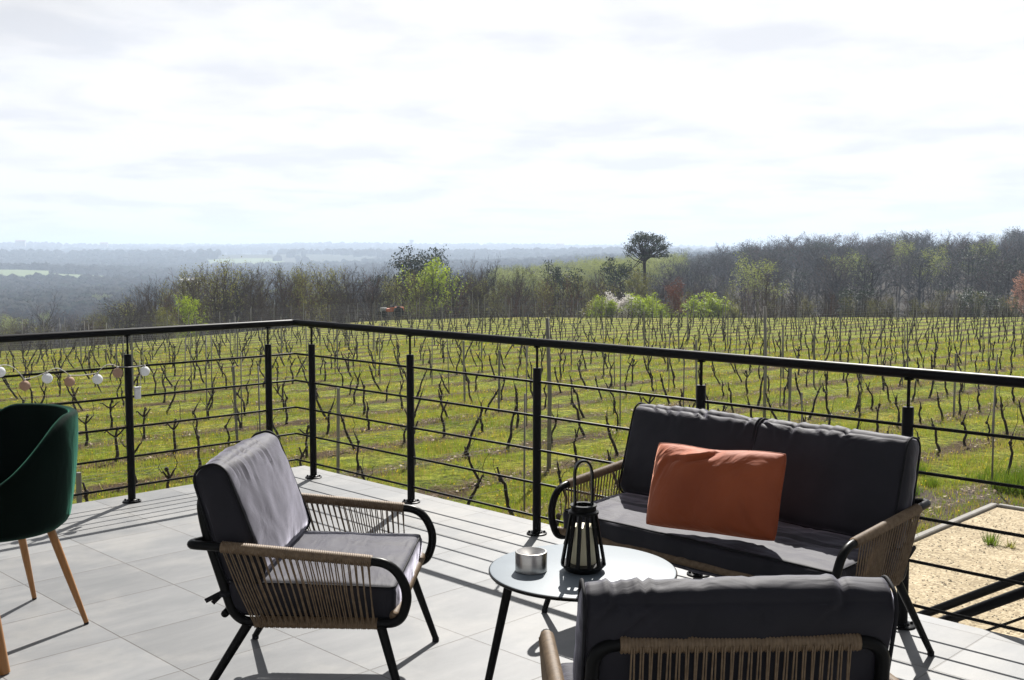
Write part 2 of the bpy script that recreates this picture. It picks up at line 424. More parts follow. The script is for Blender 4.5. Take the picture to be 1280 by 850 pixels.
def piping_mesh(w, h, t, r=0.03, mtx=None, sagf=None, rad=0.0038, seed=0):
    res = []
    for sy in (-1, 1):
        mb = MB()
        o = r * 0.29
        x, z, y = w / 2 - o, h / 2 - o, t / 2 - o
        rc = 0.02; path = []
        for (cx, cz, a0) in ((x - rc, z - rc, 0), (-x + rc, z - rc, 90), (-x + rc, -z + rc, 180), (x - rc, -z + rc, 270)):
            for k in range(5):
                a = R(a0 + 22.5 * k); path.append(Vector((cx + rc * math.cos(a), sy * y, cz + rc * math.sin(a))))
        full = []
        for i in range(len(path)):
            a, b = path[i], path[(i + 1) % len(path)]
            m = max(1, int((b - a).length / 0.03))
            for k in range(m): full.append(a.lerp(b, k / m))
        out = []
        for p in full:
            s3 = Vector((p.x * 7 + seed * 3.1, p.y * 7, p.z * 7 + seed))
            q = p + Vector((math.copysign(1, p.x) * .7, sy * .7, math.copysign(1, p.z) * .7)) * (mnoise.noise(s3) * 0.004 + 0.001)
            if sagf: q = sagf(q)
            out.append(mtx @ q if mtx else q)
        mb.tube(out, rad, 6, closed=True); res.append(mb)
    return res

def side_piping(w, h, t, r, mtx, taper=0, rad=0.0042, seed=0):
    res = []
    for sx in (-1, 1):
        mb = MB()
        out = []
        hy, hz = t / 2, h / 2; pts = []
        for (cy, cz, a0) in ((hy - r, hz - r, 0), (-hy + r, hz - r, 90), (-hy + r, -hz + r, 180), (hy - r, -hz + r, 270)):
            for k in range(7):
                a = R(a0 + 15 * k); pts.append((cy + r * math.cos(a), cz + r * math.sin(a)))
        full = []
        for i in range(len(pts)):
            a, b = pts[i], pts[(i + 1) % len(pts)]; n = max(1, int(math.hypot(b[0] - a[0], b[1] - a[1]) / 0.03))
            for k in range(n): full.append((a[0] + (b[0] - a[0]) * k / n, a[1] + (b[1] - a[1]) * k / n))
        for (y, z) in full:
            v = z / hz; p = Vector((sx * (w / 2 - 0.008), y * (1 - taper * (0.5 + 0.5 * v)), z))
            p += Vector((sx * 0.002, math.copysign(0.0015, y), math.copysign(0.0015, z)))
            out.append(mtx @ p)
        mb.tube(out, rad, 6, closed=True); res.append(mb)
    return res

# ------------------------------------------------------------------ terrace
HAZE = 0.00034
# corner of the handrail and of the slab
CR = at(368, 403, 1.0176); CR.z = 0
EDGE = 0.19
slab_corner = CR + (E1 - E2 * 0) * EDGE + Vector((0, 0, 0)) + E2 * 0
slab_corner = CR + E1 * EDGE + E2 * EDGE
T = MB()
a0 = slab_corner; a1 = slab_corner - E1 * 11.5; a2 = a1 - E2 * 11; a3 = slab_corner - E2 * 11
poly = [a0, a1, a2, a3]
V = [(p.x, p.y, 0) for p in poly] + [(p.x, p.y, -0.035) for p in poly]
T.add(V, [(3, 2, 1, 0), (4, 5, 6, 7), (0, 1, 5, 4), (1, 2, 6, 5), (2, 3, 7, 6), (3, 0, 4, 7)])
tag(T.build('terrace_floor', M['tiles'], smooth=False), kind='structure')
W = MB()
inn = [slab_corner - E1 * d1 - E2 * d2 for d1, d2 in ((0.03, 0.03), (11.47, 0.03), (11.47, 10.97), (0.03, 10.97))]
V = [(p.x, p.y, -0.037) for p in inn] + [(p.x, p.y, -3.2) for p in inn]
W.add(V, [(3, 2, 1, 0), (4, 5, 6, 7), (0, 1, 5, 4), (1, 2, 6, 5), (2, 3, 7, 6), (3, 0, 4, 7)])
tag(W.build('terrace_base', M['render_wall'], smooth=False), kind='structure')

# ------------------------------------------------------------------ railing
rail = empty('terrace_railing', (CR.x, CR.y, 0))
tag(rail, 'black tubular metal railing with five thin rods round the tiled terrace', 'railing')
def L(v): return Vector(v) - Vector((CR.x, CR.y, 0))
hr = MB(); HZ = 1.0176
pth = [CR - E2 * 6 + Vector((0, 0, HZ)), CR + Vector((0, 0, HZ)), CR - E1 * 7.2 + Vector((0, 0, HZ))]
pth = [L(p) for p in fillet(pth, 0.03, 4)]
hr.tube(pth, 0.0215, 16)
hr.build('handrail', M['black_metal'], rail, angle=50)
for z in (0.095, 0.272, 0.45, 0.63, 0.81):
    rb = MB(); off = 0
    rb.tube([L(p) for p in fillet([CR - E2 * 6 + Vector((0, 0, z)), CR + Vector((0, 0, z)), CR - E1 * 7.2 + Vector((0, 0, z))], 0.02, 3)], 0.0068, 8)
    rb.build('rod', M['rod_metal'], rail)
def on_line(px, dr):
    # point of the railing line seen at picture column px
    s = 0.0
    for _ in range(60):
        p = CR - dr * s; e = proj(p)[0] - px; q = proj(CR - dr * (s + .01))[0] - proj(p)[0]; s -= e / (q / .01)
    return CR - dr * s
def on_right(px, py): return on_line(px, E1)
def on_left(px, py): return on_line(px, E2)
posts = [on_right(392, 597), on_right(514, 626), on_right(671, 667)]
d45 = (posts[2] - posts[1]).length
pR5 = posts[2] + (posts[2] - posts[1]).normalized() * 1.0
posts += [on_right(873, 717), on_right(1127, 783)]
dl = (posts[4] - posts[3])
posts.append(posts[4] + dl)
left = [on_left(338, 592), on_left(165, 625)]
posts += left + [left[1] + (left[1] - left[0])]
for i, p in enumerate(posts):
    m = MB(); q = L(p)
    m.lathe(q, [(0.0222, 0.006), (0.0222, 0.880), (0.0200, 0.884), (0.0070, 0.884)], 20)
    po = m.build('post', M['black_metal'], rail, angle=40)
    m = MB(); m.lathe(q, [(0.054, 0.0), (0.054, 0.006), (0.051, 0.008), (0.0230, 0.008)], 28)
    m.lathe(q, [(0.030, 0.0082), (0.030, 0.014), (0.0228, 0.018)], 20)
    for a in (45, 135, 225, 315):
        c = q + Vector((0.040 * math.cos(R(a) + ROT), 0.040 * math.sin(R(a) + ROT), 0.0082))
        m.lathe(c, [(0.0065, 0), (0.0065, 0.006), (0.004, 0.010)], 6)
    m.build('base_plate', M['black_metal'], po, angle=40)
    m = MB(); m.lathe(q, [(0.0068, 0.8845), (0.0068, 0.992)], 10); m.lathe(q, [(0.018, 0.990), (0.020, 0.995), (0.012, 0.999)], 12)
    m.build('bracket', M['rod_metal'], po, angle=40)

# ------------------------------------------------------------------ outside staircase going down along the right edge
st = empty('outdoor_staircase', (0, 0, 0))
tag(st, 'black metal staircase going down to the gravel beside the terrace', 'staircase')
cin, cout = 4.39, 5.25
def sp(s, c, z): return E1 * s + E2 * c + Vector((0, 0, z))
TAN = 0.625
def hz(s): return 0.14 - TAN * (s - 1.56)
S0, S1 = 0.30, 3.30
m = MB()
for c in (cin + 0.06, cout - 0.02):
    m.box(sp((S0 + S1) / 2, c, hz((S0 + S1) / 2) - 0.95), (0.5 * (S1 - S0) / math.cos(math.atan(TAN)), 0.006, 0.11),
          Matrix.Rotation(math.atan2(E1.y, E1.x), 3, 'Z') @ Matrix.Rotation(math.atan(TAN), 3, 'Y'))
m.build('stringer', M['black_metal'], st, smooth=False)
nst = 11
for k in range(nst):
    s = S0 + 0.12 + (S1 - S0 - 0.2) * k / (nst - 1)
    m = MB(); m.box(sp(s, (cin + cout) / 2 + 0.02, hz(s) - 0.90), (0.13, (cout - cin) / 2 - 0.052, 0.015), Matrix.Rotation(math.atan2(E1.y, E1.x), 3, 'Z'), bev=0.004)
    m.build('step', M['rod_metal'], st, smooth=False)
for c in (cin, cout):
    m = MB(); m.tube([sp(S0, c, hz(S0)), sp(S1, c, hz(S1))], 0.0215, 14); m.build('handrail', M['black_metal'], st, angle=50)
    for dz in (0.20, 0.38, 0.56, 0.74):
        if c == cin and dz > 0.3 and False: continue
        m = MB(); m.tube([sp(S0, c, hz(S0) - dz), sp(S1, c, hz(S1) - dz)], 0.0068, 8); m.build('rod', M['rod_metal'], st)
    for s in (S0 + 0.05, 1.05, 2.15, S1 - 0.05):
        m = MB(); m.lathe(sp(s, c, hz(s) - 1.02), [(0.0215, 0), (0.0215, 0.96)], 14); m.build('post', M['black_metal'], st, angle=50)

# ------------------------------------------------------------------ rope armchair / loveseat
def seat_furniture(name, label, cat, loc, rz, half=0.345, ncush=1, seed=0):
    root = empty(name, loc, rz); tag(root, label, cat, 'rope lounge set round the low table')
    H = half; cm = M['chair_metal']
    for s in (-1, 1):
        # lower rail running up into the back upright
        arm = [(s * (H - 0.085), -0.335, 0.565), (s * (H + 0.012), -0.375, 0.572), (s * (H + 0.017), -0.30, 0.570), (s * (H + 0.010), 0.250, 0.520), (s * (H + 0.004), 0.298, 0.42), (s * (H - 0.008), 0.268, 0.322), (s * (H - 0.01), 0.19, 0.318)]
        P = fillet(arm, [0.06, 0.05, 0.075, 0.085, 0.05], 7)
        a = MB(); a.tube(P, 0.0150, 12); ao = a.build('armrest', cm, root, angle=60)
        w = MB(); wrap(w, [(s * (H + 0.0165), -0.27, 0.5675), (s * (H + 0.011), 0.185, 0.5265)], 0.0195)
        w.build('rope_sleeve', M['rope'], ao)
        c = MB(); nc = 23
        for k in range(nc):
            t = k / (nc - 1)
            ty = -0.262 + t * 0.44; by = -0.175 + t * 0.365
            tz = 0.5675 - 0.041 * (ty + 0.27) / 0.455
            for dd in (-0.0025, 0.0025):
                bow = 0.004 * math.sin(k * 12.9898 + dd * 900)
                c.tube([(s * (H + 0.030), ty + dd, tz), (s * (H + 0.016 + 0.006), (ty + by) / 2 + dd + bow, (tz + 0.32) / 2), (s * (H + 0.008), by + dd, 0.322), (s * (H - 0.004), by + dd, 0.302)], 0.0021, 5, False)
        c.build('rope_panel', M['rope'], root)
    # back frame
    bt = 0.705
    fr = [(-(H - 0.01), 0.20, 0.318), (-(H - 0.014), -0.215, 0.318), (-(H - 0.022), -0.250, 0.345), (-(H - 0.045), -0.335, 0.60), (-(H - 0.048), -0.352, bt), (H - 0.048, -0.352, bt), (H - 0.045, -0.335, 0.60), (H - 0.022, -0.250, 0.345), (H - 0.014, -0.215, 0.318), (H - 0.01, 0.20, 0.318)]
    f = MB(); f.tube(fillet(fr, [0.06, 0.06, 0.05, 0.085, 0.085, 0.05, 0.06, 0.06], 7), 0.0150, 12); f.build('back_frame', cm, root, angle=60)
    w = MB(); wrap(w, [(-(H - 0.10), -0.352, bt), (H - 0.10, -0.352, bt)], 0.0200, 0.0075)
    w.build('rope_sleeve', M['rope'], root)
    for s in (-1, 1):
        w = MB(); wrap(w, [(s * (H - 0.0135), -0.18, 0.318), (s * (H - 0.0105), 0.198, 0.318)], 0.0188); w.build('rope_sleeve', M['rope'], root)
    c = MB(); nb = int(round((2 * H - 0.25) / 0.0178)); zb = 0.345
    for k in range(nb):
        x = -(H - 0.125) + (2 * H - 0.25) * k / (nb - 1)
        for dd in (-0.0025, 0.0025):
            bow = 0.003 * math.sin(k * 7.7 + dd * 500)
            c.tube([(x + dd, -0.371, bt), (x * 1.005 + dd + bow, -0.345, 0.52), (x * 1.01 + dd, -0.292, zb)], 0.0021, 5, False)
    c.build('rope_panel', M['rope'], root)
    b = MB(); b.tube([(-(H - 0.022), -0.275, 0.338), (H - 0.022, -0.275, 0.338)], 0.012, 10)
    b.build('rear_rail', cm, root)
    b = MB(); wrap(b, [(-(H - 0.006), 0.250, 0.345), (H - 0.006, 0.250, 0.345)], 0.0165); b.build('front_rail', M['rope'], root)
    c = MB(); ns = int(round((2 * H - 0.08) / 0.03))
    for k in range(ns):
        x = -(H - 0.05) + (2 * H - 0.10) * k / (ns - 1)
        for dd in (-0.003, 0.003):
            c.tube([(x + dd, 0.250, 0.352), (x + dd, 0.0, 0.336), (x + dd, -0.275, 0.345)], 0.0021, 5, False)
    c.build('seat_ropes', M['rope'], root)
    for (sx, sy) in ((-1, 1), (1, 1), (-1, -1), (1, -1)):
        l = MB()
        top = Vector((sx * (H - 0.02), 0.205 if sy > 0 else -0.20, 0.312)); bot = Vector((sx * (H + 0.035), 0.295 if sy > 0 else -0.375, 0.012))
        l.tube([top, bot], [0.0155, 0.0115], 12); lo = l.build('leg', cm, root, angle=60)
        l = MB(); l.tube([bot + Vector((0, 0, 0.004)), bot - Vector((0, 0, 0.012))], [0.0125, 0.0125], 10); l.build('foot_cap', M['piping'], lo, angle=60)
    # cushions
    cw = (2 * H - 0.05) / ncush
    rngc = random.Random(seed)
    def sagf(p): return Vector((p.x, p.y, p.z - 0.016 * math.cos(p.x / (2 * H) * math.pi) * (1 if p.y > -0.5 else 0)))
    sw, sd, stt = 2 * H - 0.035, 0.515, 0.115
    mt = Matrix.Translation((0, -0.005, 0.385)) @ Matrix.Rotation(R(-1.5), 4, 'X') @ Matrix.Rotation(R(90), 4, 'X')
    cr = [(rngc.uniform(-.4, .4) * sw, rngc.uniform(-.25, -.05) if rngc.random() < .6 else rngc.uniform(-.2, .2), rngc.uniform(1.0, 2.1), .07, .008, .004) for _ in range(7 if ncush == 1 else 13)]
    q = cushion_mesh(sw, sd, stt, 0.022, 0.014, 40 if ncush == 1 else 60, seed + 5, cr, mtx=mt, sagf=(lambda p: p) if ncush == 1 else (lambda p: Vector((p.x, p.y - 0.012 * (p.z < 0) * math.cos(p.x / 0.7 * 1.5), p.z))))
    so = q.build('seat_cushion', M['cushion'], root)
    for q in piping_mesh(sw, sd, stt, 0.022, mt, seed=seed + 5): q.build('piping', M['piping'], so)
    for i in range(ncush):
        cx = (i - (ncush - 1) / 2) * (cw + 0.008)
        bw, bh, bth = cw + (0.005 if ncush == 1 else 0.035), 0.40, 0.130 if ncush == 1 else 0.135
        lean = R(18 if ncush == 1 else 15)
        mt = Matrix.Translation((cx, -0.262 if ncush == 1 else -0.235, 0.625)) @ Matrix.Rotation(lean, 4, 'X')
        cr = []
        for _ in range(9):
            x = rngc.uniform(-.42, .42) * bw
            cr.append((x, bh / 2 - rngc.uniform(0.0, .05), R(rngc.uniform(50, 130)), rngc.uniform(.03, .065), rngc.uniform(.005, .009), rngc.uniform(.004, .009)))
        q = cushion_mesh(bw, bh, bth, 0.052, 0.022, 56, seed + i * 11 + 1, cr, mtx=mt, pleat=0.002, rx=0.016, taper=0.22)
        bo = q.build('back_cushion', M['cushion'], root)
        for q in side_piping(bw, bh, bth, 0.052, mt, 0.22): q.build('piping', M['piping'], bo)
    # tie straps at the rear corners
    for s in (-1, 1):
        t = MB(); c0 = Vector((s * (H - 0.024), -0.272, 0.405))
        for k in range(2):
            t.lathe((c0.x, c0.y, c0.z + k * 0.006 - .003), [(0.0175, -0.005), (0.019, 0), (0.0175, 0.005)], 12)
        t.box(c0 + Vector((s * 0.006, -0.035, -0.010)), (0.004, 0.028, 0.007), Matrix.Rotation(s * 0.5, 3, 'X'))
        t.box(c0 + Vector((-s * 0.012, -0.028, -0.020)), (0.004, 0.022, 0.007), Matrix.Rotation(0.8, 3, 'X'))
        t.box(c0 + Vector((-s * 0.03, 0.045, 0.0)), (0.004, 0.04, 0.007), Matrix.Rotation(s * 0.5, 3, 'Z'))
        t.build('tie_strap', M['piping'], root)
    return root

ch = seat_furniture('rope_armchair', 'rope armchair with grey cushions facing right, nearest the green velvet chair', 'armchair', (-0.618, 3.72, 0), R(-90 - 2.5), seed=3); ch.scale = (1, 1.045, 1)
seat_furniture('rope_armchair', 'rope armchair seen from behind, its back cushion in front of the round table', 'armchair', (0.450, 2.51, 0), R(2), seed=8)
seat_furniture('rope_loveseat', 'two seat rope sofa with dark grey cushions against the railing', 'sofa', (0.816, 4.155, 0), R(134.6), half=0.635, ncush=2, seed=21)

# ------------------------------------------------------------------ orange pillow
def pillow(name, w, h, t, mtx, m, seed=0, cres=()):
    V = []; Fq = []; n = 46; idx = {}
    for side in (1, -1):
        for i in range(n + 1):
            for j in range(n + 1):
                u = 2 * i / n - 1; v = 2 * j / n - 1
                u = math.sin(u * math.pi / 2) * .5 + u * .5; v = math.sin(v * math.pi / 2) * .5 + v * .5
                edge = i in (0, n) or j in (0, n)
                if side == -1 and edge: idx[(side, i, j)] = idx[(1, i, j)]; continue
                th = t / 2 * (((1 - u * u) * (1 - v * v)) ** 0.5 * .75 + .25 * ((1 - u ** 4) * (1 - v ** 4)) ** 0.6)
                x = u * w / 2 * (1 - 0.04 * (1 - v * v) ** 1.0 * abs(u) ** 3 - .05 * (u * v) ** 4); z = v * h / 2 * (1 - 0.04 * (1 - u * u) * abs(v) ** 3 - .05 * (u * v) ** 4)
                th += (mnoise.noise(Vector((x * 9 + seed, z * 9, side))) * 0.010 + mnoise.noise(Vector((x * 22 + seed, z * 22, side))) * 0.004) * (1 - max(abs(u), abs(v)) ** 6)
                # gathers running in from corners and seams
                th += 0.006 * mnoise.noise(Vector((x * 34, seed, side))) * abs(v) ** 3 * (1 - abs(v) ** 8)
                th += 0.006 * mnoise.noise(Vector((seed, z * 34, side))) * abs(u) ** 3 * (1 - abs(u) ** 8)
                for (cx, cz, ang, ln, wd, dp) in cres:
                    dx, dz = x - cx, z - cz; ca, sa = math.cos(ang), math.sin(ang); a_ = dx * ca + dz * sa; b_ = -dx * sa + dz * ca + .01 * math.sin(a_ * 30)
                    th += -dp * math.exp(-(b_ / wd) ** 2 - (a_ / ln) ** 2) + .8 * dp * math.exp(-((b_ - 2 * wd) / (1.2 * wd)) ** 2 - (a_ / ln) ** 2)
                if edge: th = 0
                zz = z - 0.010 * math.exp(-((x + 0.02) / 0.10) ** 2) * max(0, v) ** 2
                idx[(side, i, j)] = len(V); V.append(mtx @ Vector((x, -side * th, zz)))
    for side in (1, -1):
        for i in range(n):
            for j in range(n):
                q = (idx[(side, i, j)], idx[(side, i + 1, j)], idx[(side, i + 1, j + 1)], idx[(side, i, j + 1)])
                Fq.append(q if side == 1 else q[::-1])
    mb = MB(); mb.add(V, Fq); o = mb.build(name, m)
    rim = [idx[(1, i, 0)] for i in range(n)] + [idx[(1, n, j)] for j in range(n)] + [idx[(1, n - i, n)] for i in range(n)] + [idx[(1, 0, n - j)] for j in range(n)]
    p = MB(); p.tube([V[i] for i in rim], 0.003, 6, closed=True); return o, p
FS = Vector((-math.sin(R(134.6)), math.cos(R(134.6)), 0))       # where the sofa faces
pc = at(889, 612, 0.625)
mt = Matrix.Translation((pc.x + .022, pc.y + .055, 0.612)) @ Matrix.Rotation(R(134.6 + 180 + 12), 4, 'Z') @ Matrix.Rotation(R(-1), 4, 'Y') @ Matrix.Rotation(R(-22), 4, 'X')
po, pp = pillow('throw_pillow', 0.525, 0.328, 0.21, mt, M['orange'], 4,
                [(-0.04, 0.10, R(35), .07, .010, .012), (-0.10, 0.09, R(20), .08, .009, .010), (0.0, 0.13, R(65), .04, .008, .009), (0.15, -0.08, R(-50), .07, .010, .008), (-.2, .02, R(80), .08, .01, .006)])
tag(po, 'rust orange velvet pillow leaning on the sofa back cushions', 'pillow')
pp.build('seam', M['orange'], po)

# ------------------------------------------------------------------ round coffee table
TC = Vector((0.233, 3.535, 0))
tb = empty('coffee_table', TC); tag(tb, 'round blue grey metal table on slim black legs between the sofa and armchairs', 'table')
M['table_top'] = mat('powder_coated_top', (0.135, 0.16, 0.185), (0.15, 0.18, 0.205), 4, 0.5, 0, 0.25, 1200, spec=0.42, bdist=0.0003, rrange=0.06)
m = MB(); m.lathe((0, 0, 0), [(0.0001, 0.4499), (0.302, 0.450), (0.3065, 0.4485), (0.308, 0.444), (0.3065, 0.4395), (0.300, 0.438), (0.0001, 0.438)], 96)
m.build('tabletop', M['table_top'], tb, angle=50)
m = MB(); m.lathe((0, 0, 0), [(0.3082, 0.4475), (0.3105, 0.446), (0.3105, 0.441), (0.3070, 0.4365), (0.2990, 0.4365)], 96)
m.build('rim', M['chair_metal'], tb, angle=50)
for a in (182, 302, 60):
    l = MB(); ca, sa = math.cos(R(a)), math.sin(R(a))
    l.tube([(0.235 * ca, 0.235 * sa, 0.4375), (0.325 * ca, 0.325 * sa, 0.010)], [0.0155, 0.0125], 14)
    lo = l.build('leg', M['chair_metal'], tb, angle=60)
    l = MB(); l.lathe((0.3253 * ca, 0.3253 * sa, 0), [(0.012, 0.0), (0.0132, 0.003), (0.0132, 0.010), (0.0125, 0.0115)], 12); l.build('foot_cap', M['piping'], lo)
m = MB(); m.tube([(0.22 * math.cos(R(a)), 0.22 * math.sin(R(a)), 0.4315) for a in range(0, 360, 12)], 0.008, 8, closed=True); m.build('support_ring', M['chair_metal'], tb)

# ------------------------------------------------------------------ ashtray
AP = at(664, 713, 0.4505)
at_ = MB(); r = 0.0525
at_.lathe((0, 0, 0), [(0.0001, 0.0), (r - 0.002, 0.0), (r, 0.002), (r, 0.062), (r - 0.0015, 0.0645), (r - 0.005, 0.0650), (r - 0.012, 0.060), (0.020, 0.048), (0.017, 0.030), (0.0001, 0.029)], 64)
ao = at_.build('ashtray', M['steel'], smooth=True, angle=35); ao.location = AP
tag(ao, 'round brushed steel ashtray on the left of the round table', 'ashtray')

# ------------------------------------------------------------------ lantern + candle
LP = at(729, 712.5, 0.4505)
ln = empty('lantern', LP, R(12)); tag(ln, 'black slatted lantern with tall strap handle standing on the round table', 'lantern')
m = MB(); m.lathe((0, 0, 0), [(0.0001, 0.0), (0.056, 0.0), (0.075, 0.020), (0.075, 0.026), (0.0001, 0.026)], 16); m.build('base', M['chair_metal'], ln, angle=30)
for k in range(12):
    a = 2 * math.pi * k / 12; ca, sa = math.cos(a), math.sin(a)
    m = MB(); p0 = Vector((0.071 * ca, 0.071 * sa, 0.024)); p1 = Vector((0.041 * ca, 0.041 * sa, 0.192))
    d = (p1 - p0); mid = (p0 + p1) / 2
    zax = d.normalized(); yax = Vector((-sa, ca, 0)); xax = yax.cross(zax)
    m.box(mid, (0.0045, 0.0060, d.length / 2), Matrix((xax, yax, zax)).transposed(), bev=0.001)
    m.build('slat', M['chair_metal'], ln, smooth=False)
m = MB(); m.lathe((0, 0, 0), [(0.030, 0.190), (0.050, 0.190), (0.050, 0.197), (0.0415, 0.201), (0.0415, 0.213), (0.044, 0.215), (0.044, 0.219), (0.030, 0.219)], 32, closed=True); m.build('collar', M['chair_metal'], ln, angle=30)
m = MB(); pth = []
for k in range(25):
    t = k / 24; a = math.pi * t
    if t < 0.001 or t > 0.999: pass
    pth.append(Vector((-0.030 * math.cos(a) * (0.96 + 0.3 * math.sin(a)), 0.008 * math.sin(a), 0.212 + (0.150 * (math.sin(a) ** 0.42)))))
hb = MB(); wdt = 0.0085
for i, p in enumerate(pth):
    t = (pth[min(i + 1, 24)] - pth[max(i - 1, 0)]).normalized(); nrm = Vector((t.z, 0, -t.x))
    for (sn, sy) in ((1, -1), (1, 1), (-1, 1), (-1, -1)): hb.v.append(tuple(p + nrm * 0.0034 * sn + Vector((0, sy * wdt, 0))))
for i in range(24):
    for j in range(4): hb.f.append((i * 4 + j, i * 4 + (j + 1) % 4, i * 4 + 4 + (j + 1) % 4, i * 4 + 4 + j)); hb.mi.append(0)
hb.build('handle', M['chair_metal'], ln, angle=40)
m = MB(); r = 0.042
m.lathe((0, 0, 0), [(0.0001, 0), (r, 0.0), (r + .001, 0.004), (r, 0.060), (r, 0.118), (r - 0.003, 0.1225), (r - 0.009, 0.120), (0.012, 0.112), (0.0001, 0.111)], 40)
cd = m.build('candle', M['candle'], angle=60); cd.location = LP + Vector((0, 0, 0.0265)); tag(cd, 'thick cream pillar candle inside the black lantern', 'candle')
w = MB(); w.tube([(0, 0, 0.110), (0.001, 0, 0.118), (0.003, 0.001, 0.124)], 0.0011, 6); w.build('wick', M['piping'], cd)

# ------------------------------------------------------------------ green velvet chair and the table leg beside it
GA, GB = at(108, 780, 0), at(43, 749, 0)
mid = (GA + GB) / 2; ax = (GB - GA).normalized(); fwd = Vector((ax.y, -ax.x, 0))
if fwd.y > 0: fwd = -fwd
gc = mid + fwd * 0.235
gang = math.atan2(-fwd.x, fwd.y)
gr = empty('velvet_chair', (gc.x, gc.y, 0), gang); tag(gr, 'dark green velvet tub chair on tapered wooden legs at the left edge', 'chair')
# shell: local +y faces forward; open tub with arms sweeping down
def shell():
    V = []; Fq = []; na, nz = 56, 22
    def top(a):   # a: 0 at the back, +-pi to the front
        t = max(0, min(1, (abs(a) - R(48)) / R(76))); s = t * t * (3 - 2 * t)
        return 0.838 - 0.25 * s
    A = [R(-128) + R(256) * i / na for i in range(na + 1)]
    th = 0.020
    def pt(a, v, out):
        zt = top(a); z = 0.395 + (zt - 0.395) * v
        rr = (0.240 + 0.030 * min(1, v * 1.15) ** 0.8) + 0.012 * math.sin(v * math.pi)
        flare = 0.018 * v * v
        if v < 0.10: rr -= 0.028 * (1 - v / 0.10) ** 2
        r = rr + flare + (th if out else -th)
        return Vector((r * math.sin(a) * 1.0, -r * math.cos(a) * 1.0 + 0.0, z))
    rows = []
    prof = [(v / nz, True) for v in range(nz + 1)] + [('r', k) for k in range(1, 6)] + [(1 - v / nz, False) for v in range(nz + 1)]
    for kind in prof:
        row = []
        for a in A:
            if kind[0] == 'r':
                b = math.pi * kind[1] / 6; p0 = pt(a, 1, True); p1 = pt(a, 1, False); c = (p0 + p1) / 2; d = (p0 - p1) / 2
                p = c + d * math.cos(b) + Vector((0, 0, th * 0.95 * math.sin(b)))
            else: p = pt(a, kind[0], kind[1])
            row.append(len(V)); V.append(p)
        rows.append(row)
    for i in range(len(rows) - 1):
        for j in range(na): Fq.append((rows[i][j], rows[i][j + 1], rows[i + 1][j + 1], rows[i + 1][j]))
    for j in (0, na):
        for i in range(len(rows) // 2):
            i2 = len(rows) - 1 - i
            if i2 - i < 2: break
            q = (rows[i][j], rows[i + 1][j], rows[i2 - 1][j], rows[i2][j])
            Fq.append(q if j == 0 else q[::-1])
    mb = MB(); mb.add(V, Fq); return mb
sh = shell().build('backrest', M['green_velvet'], gr)
m = MB(); m.lathe((0, 0, 0), [(0.0001, 0.392), (0.20, 0.392), (0.232, 0.402), (0.240, 0.42), (0.240, 0.47), (0.225, 0.492), (0.18, 0.500), (0.0001, 0.503)], 40); m.build('seat', M['green_velvet'], gr)
hw = (GB - GA).length / 2
for sx in (-1, 1):
    for sy in (-1, 1):
        foot = Vector((sx * hw, sy * 0.235, 0.008)); top = Vector((sx * 0.15, sy * 0.14, 0.393))
        m = MB(); m.tube([top, top.lerp(foot, .5), foot], [0.0165, 0.0145, 0.0095], 16); lo = m.build('leg', M['wood_leg'], gr, angle=50)
        m = MB(); m.lathe((foot.x, foot.y, 0), [(0.0085, 0), (0.0095, 0.002), (0.0095, 0.0078)], 12); m.build('foot_cap', M['piping'], lo)
# wooden dining table reaching in from the left, only a leg in the picture
fo = at(5, 842, 0)
dt = empty('dining_table', (fo.x - 0.75, fo.y - 0.45, 0), 0); tag(dt, 'wooden table with thick splayed oak leg at the bottom left corner', 'table')
for (sx, sy) in ((1, 1), (1, -1), (-1, 1), (-1, -1)):
    foot = Vector((sx * 0.75, sy * 0.45, 0.003)); top = Vector((sx * 0.665, sy * 0.40, 0.705))
    m = MB(); m.tube([top, foot], [0.032, 0.0215], 20); m.build('leg', M['wood_leg'], dt, angle=50)
m = MB(); m.box((-0.05, 0, 0.723), (0.68, 0.43, 0.018), bev=0.005); m.build('tabletop', M['wood_leg'], dt, smooth=False)

# ------------------------------------------------------------------ string of cotton ball lights on the left railing
sl = empty('string_lights', (left[1].x, left[1].y, 0)); tag(sl, 'string of small white and beige cotton ball lights hung along the left railing', 'fairy lights')
def onrail(px, py, off=-0.035):
    """point on the vertical plane just inside the left railing"""
    n = Vector((-E1.x, -E1.y, 0)); c0 = (CR + n * (-off)).dot(n)
    rx = (px - 640) / F; ry = (425 - py) / F; d = Vector((rx, cp + ry * sp_, -sp_ + ry * cp))
    t = c0 / d.dot(n); p = Vector((0, 0, CAMZ)) + d * t; return p
balls = [(-32, 474, 1), (0, 465, 0), (31, 482, 1), (59, 473, 0), (87, 477, 1), (122, 474, 0), (147, 466, 1), (181, 464, 0)]
top = []
for i, (px, py, k) in enumerate(balls):
    p = onrail(px, py) - Vector((left[1].x, left[1].y, 0)); m = MB(); m.ball(p, 0.029, 10)
    o = m.build('bulb', M['ball_beige' if k else 'ball_white'], sl); o['label'] = 'beige ball' if k else 'white ball'
    m = MB(); m.tube([p + Vector((0, 0, 0.027)), p + Vector((0, 0, 0.038))], 0.006, 8); m.build('socket', M['cord'], o); top.append(p + Vector((0, 0, 0.036)))
m = MB(); pth = []
for i in range(len(top) - 1):
    for k in range(8):
        t = k / 8; p = top[i].lerp(top[i + 1], t); p = p + Vector((0, 0, (0.030 if i % 2 else -0.006) * math.sin(math.pi * t)))
        pth.append(p)
pth.append(top[-1]); zr = Vector((0, 0, .05)); pth += [top[-1] + zr * .6 - E2 * 0.03, onrail(176, 480) - Vector((left[1].x, left[1].y, 0)), onrail(173, 486) - Vector((left[1].x, left[1].y, 0))]
m.tube(pth, 0.0023, 5); m.build('cord', M['cord'], sl)
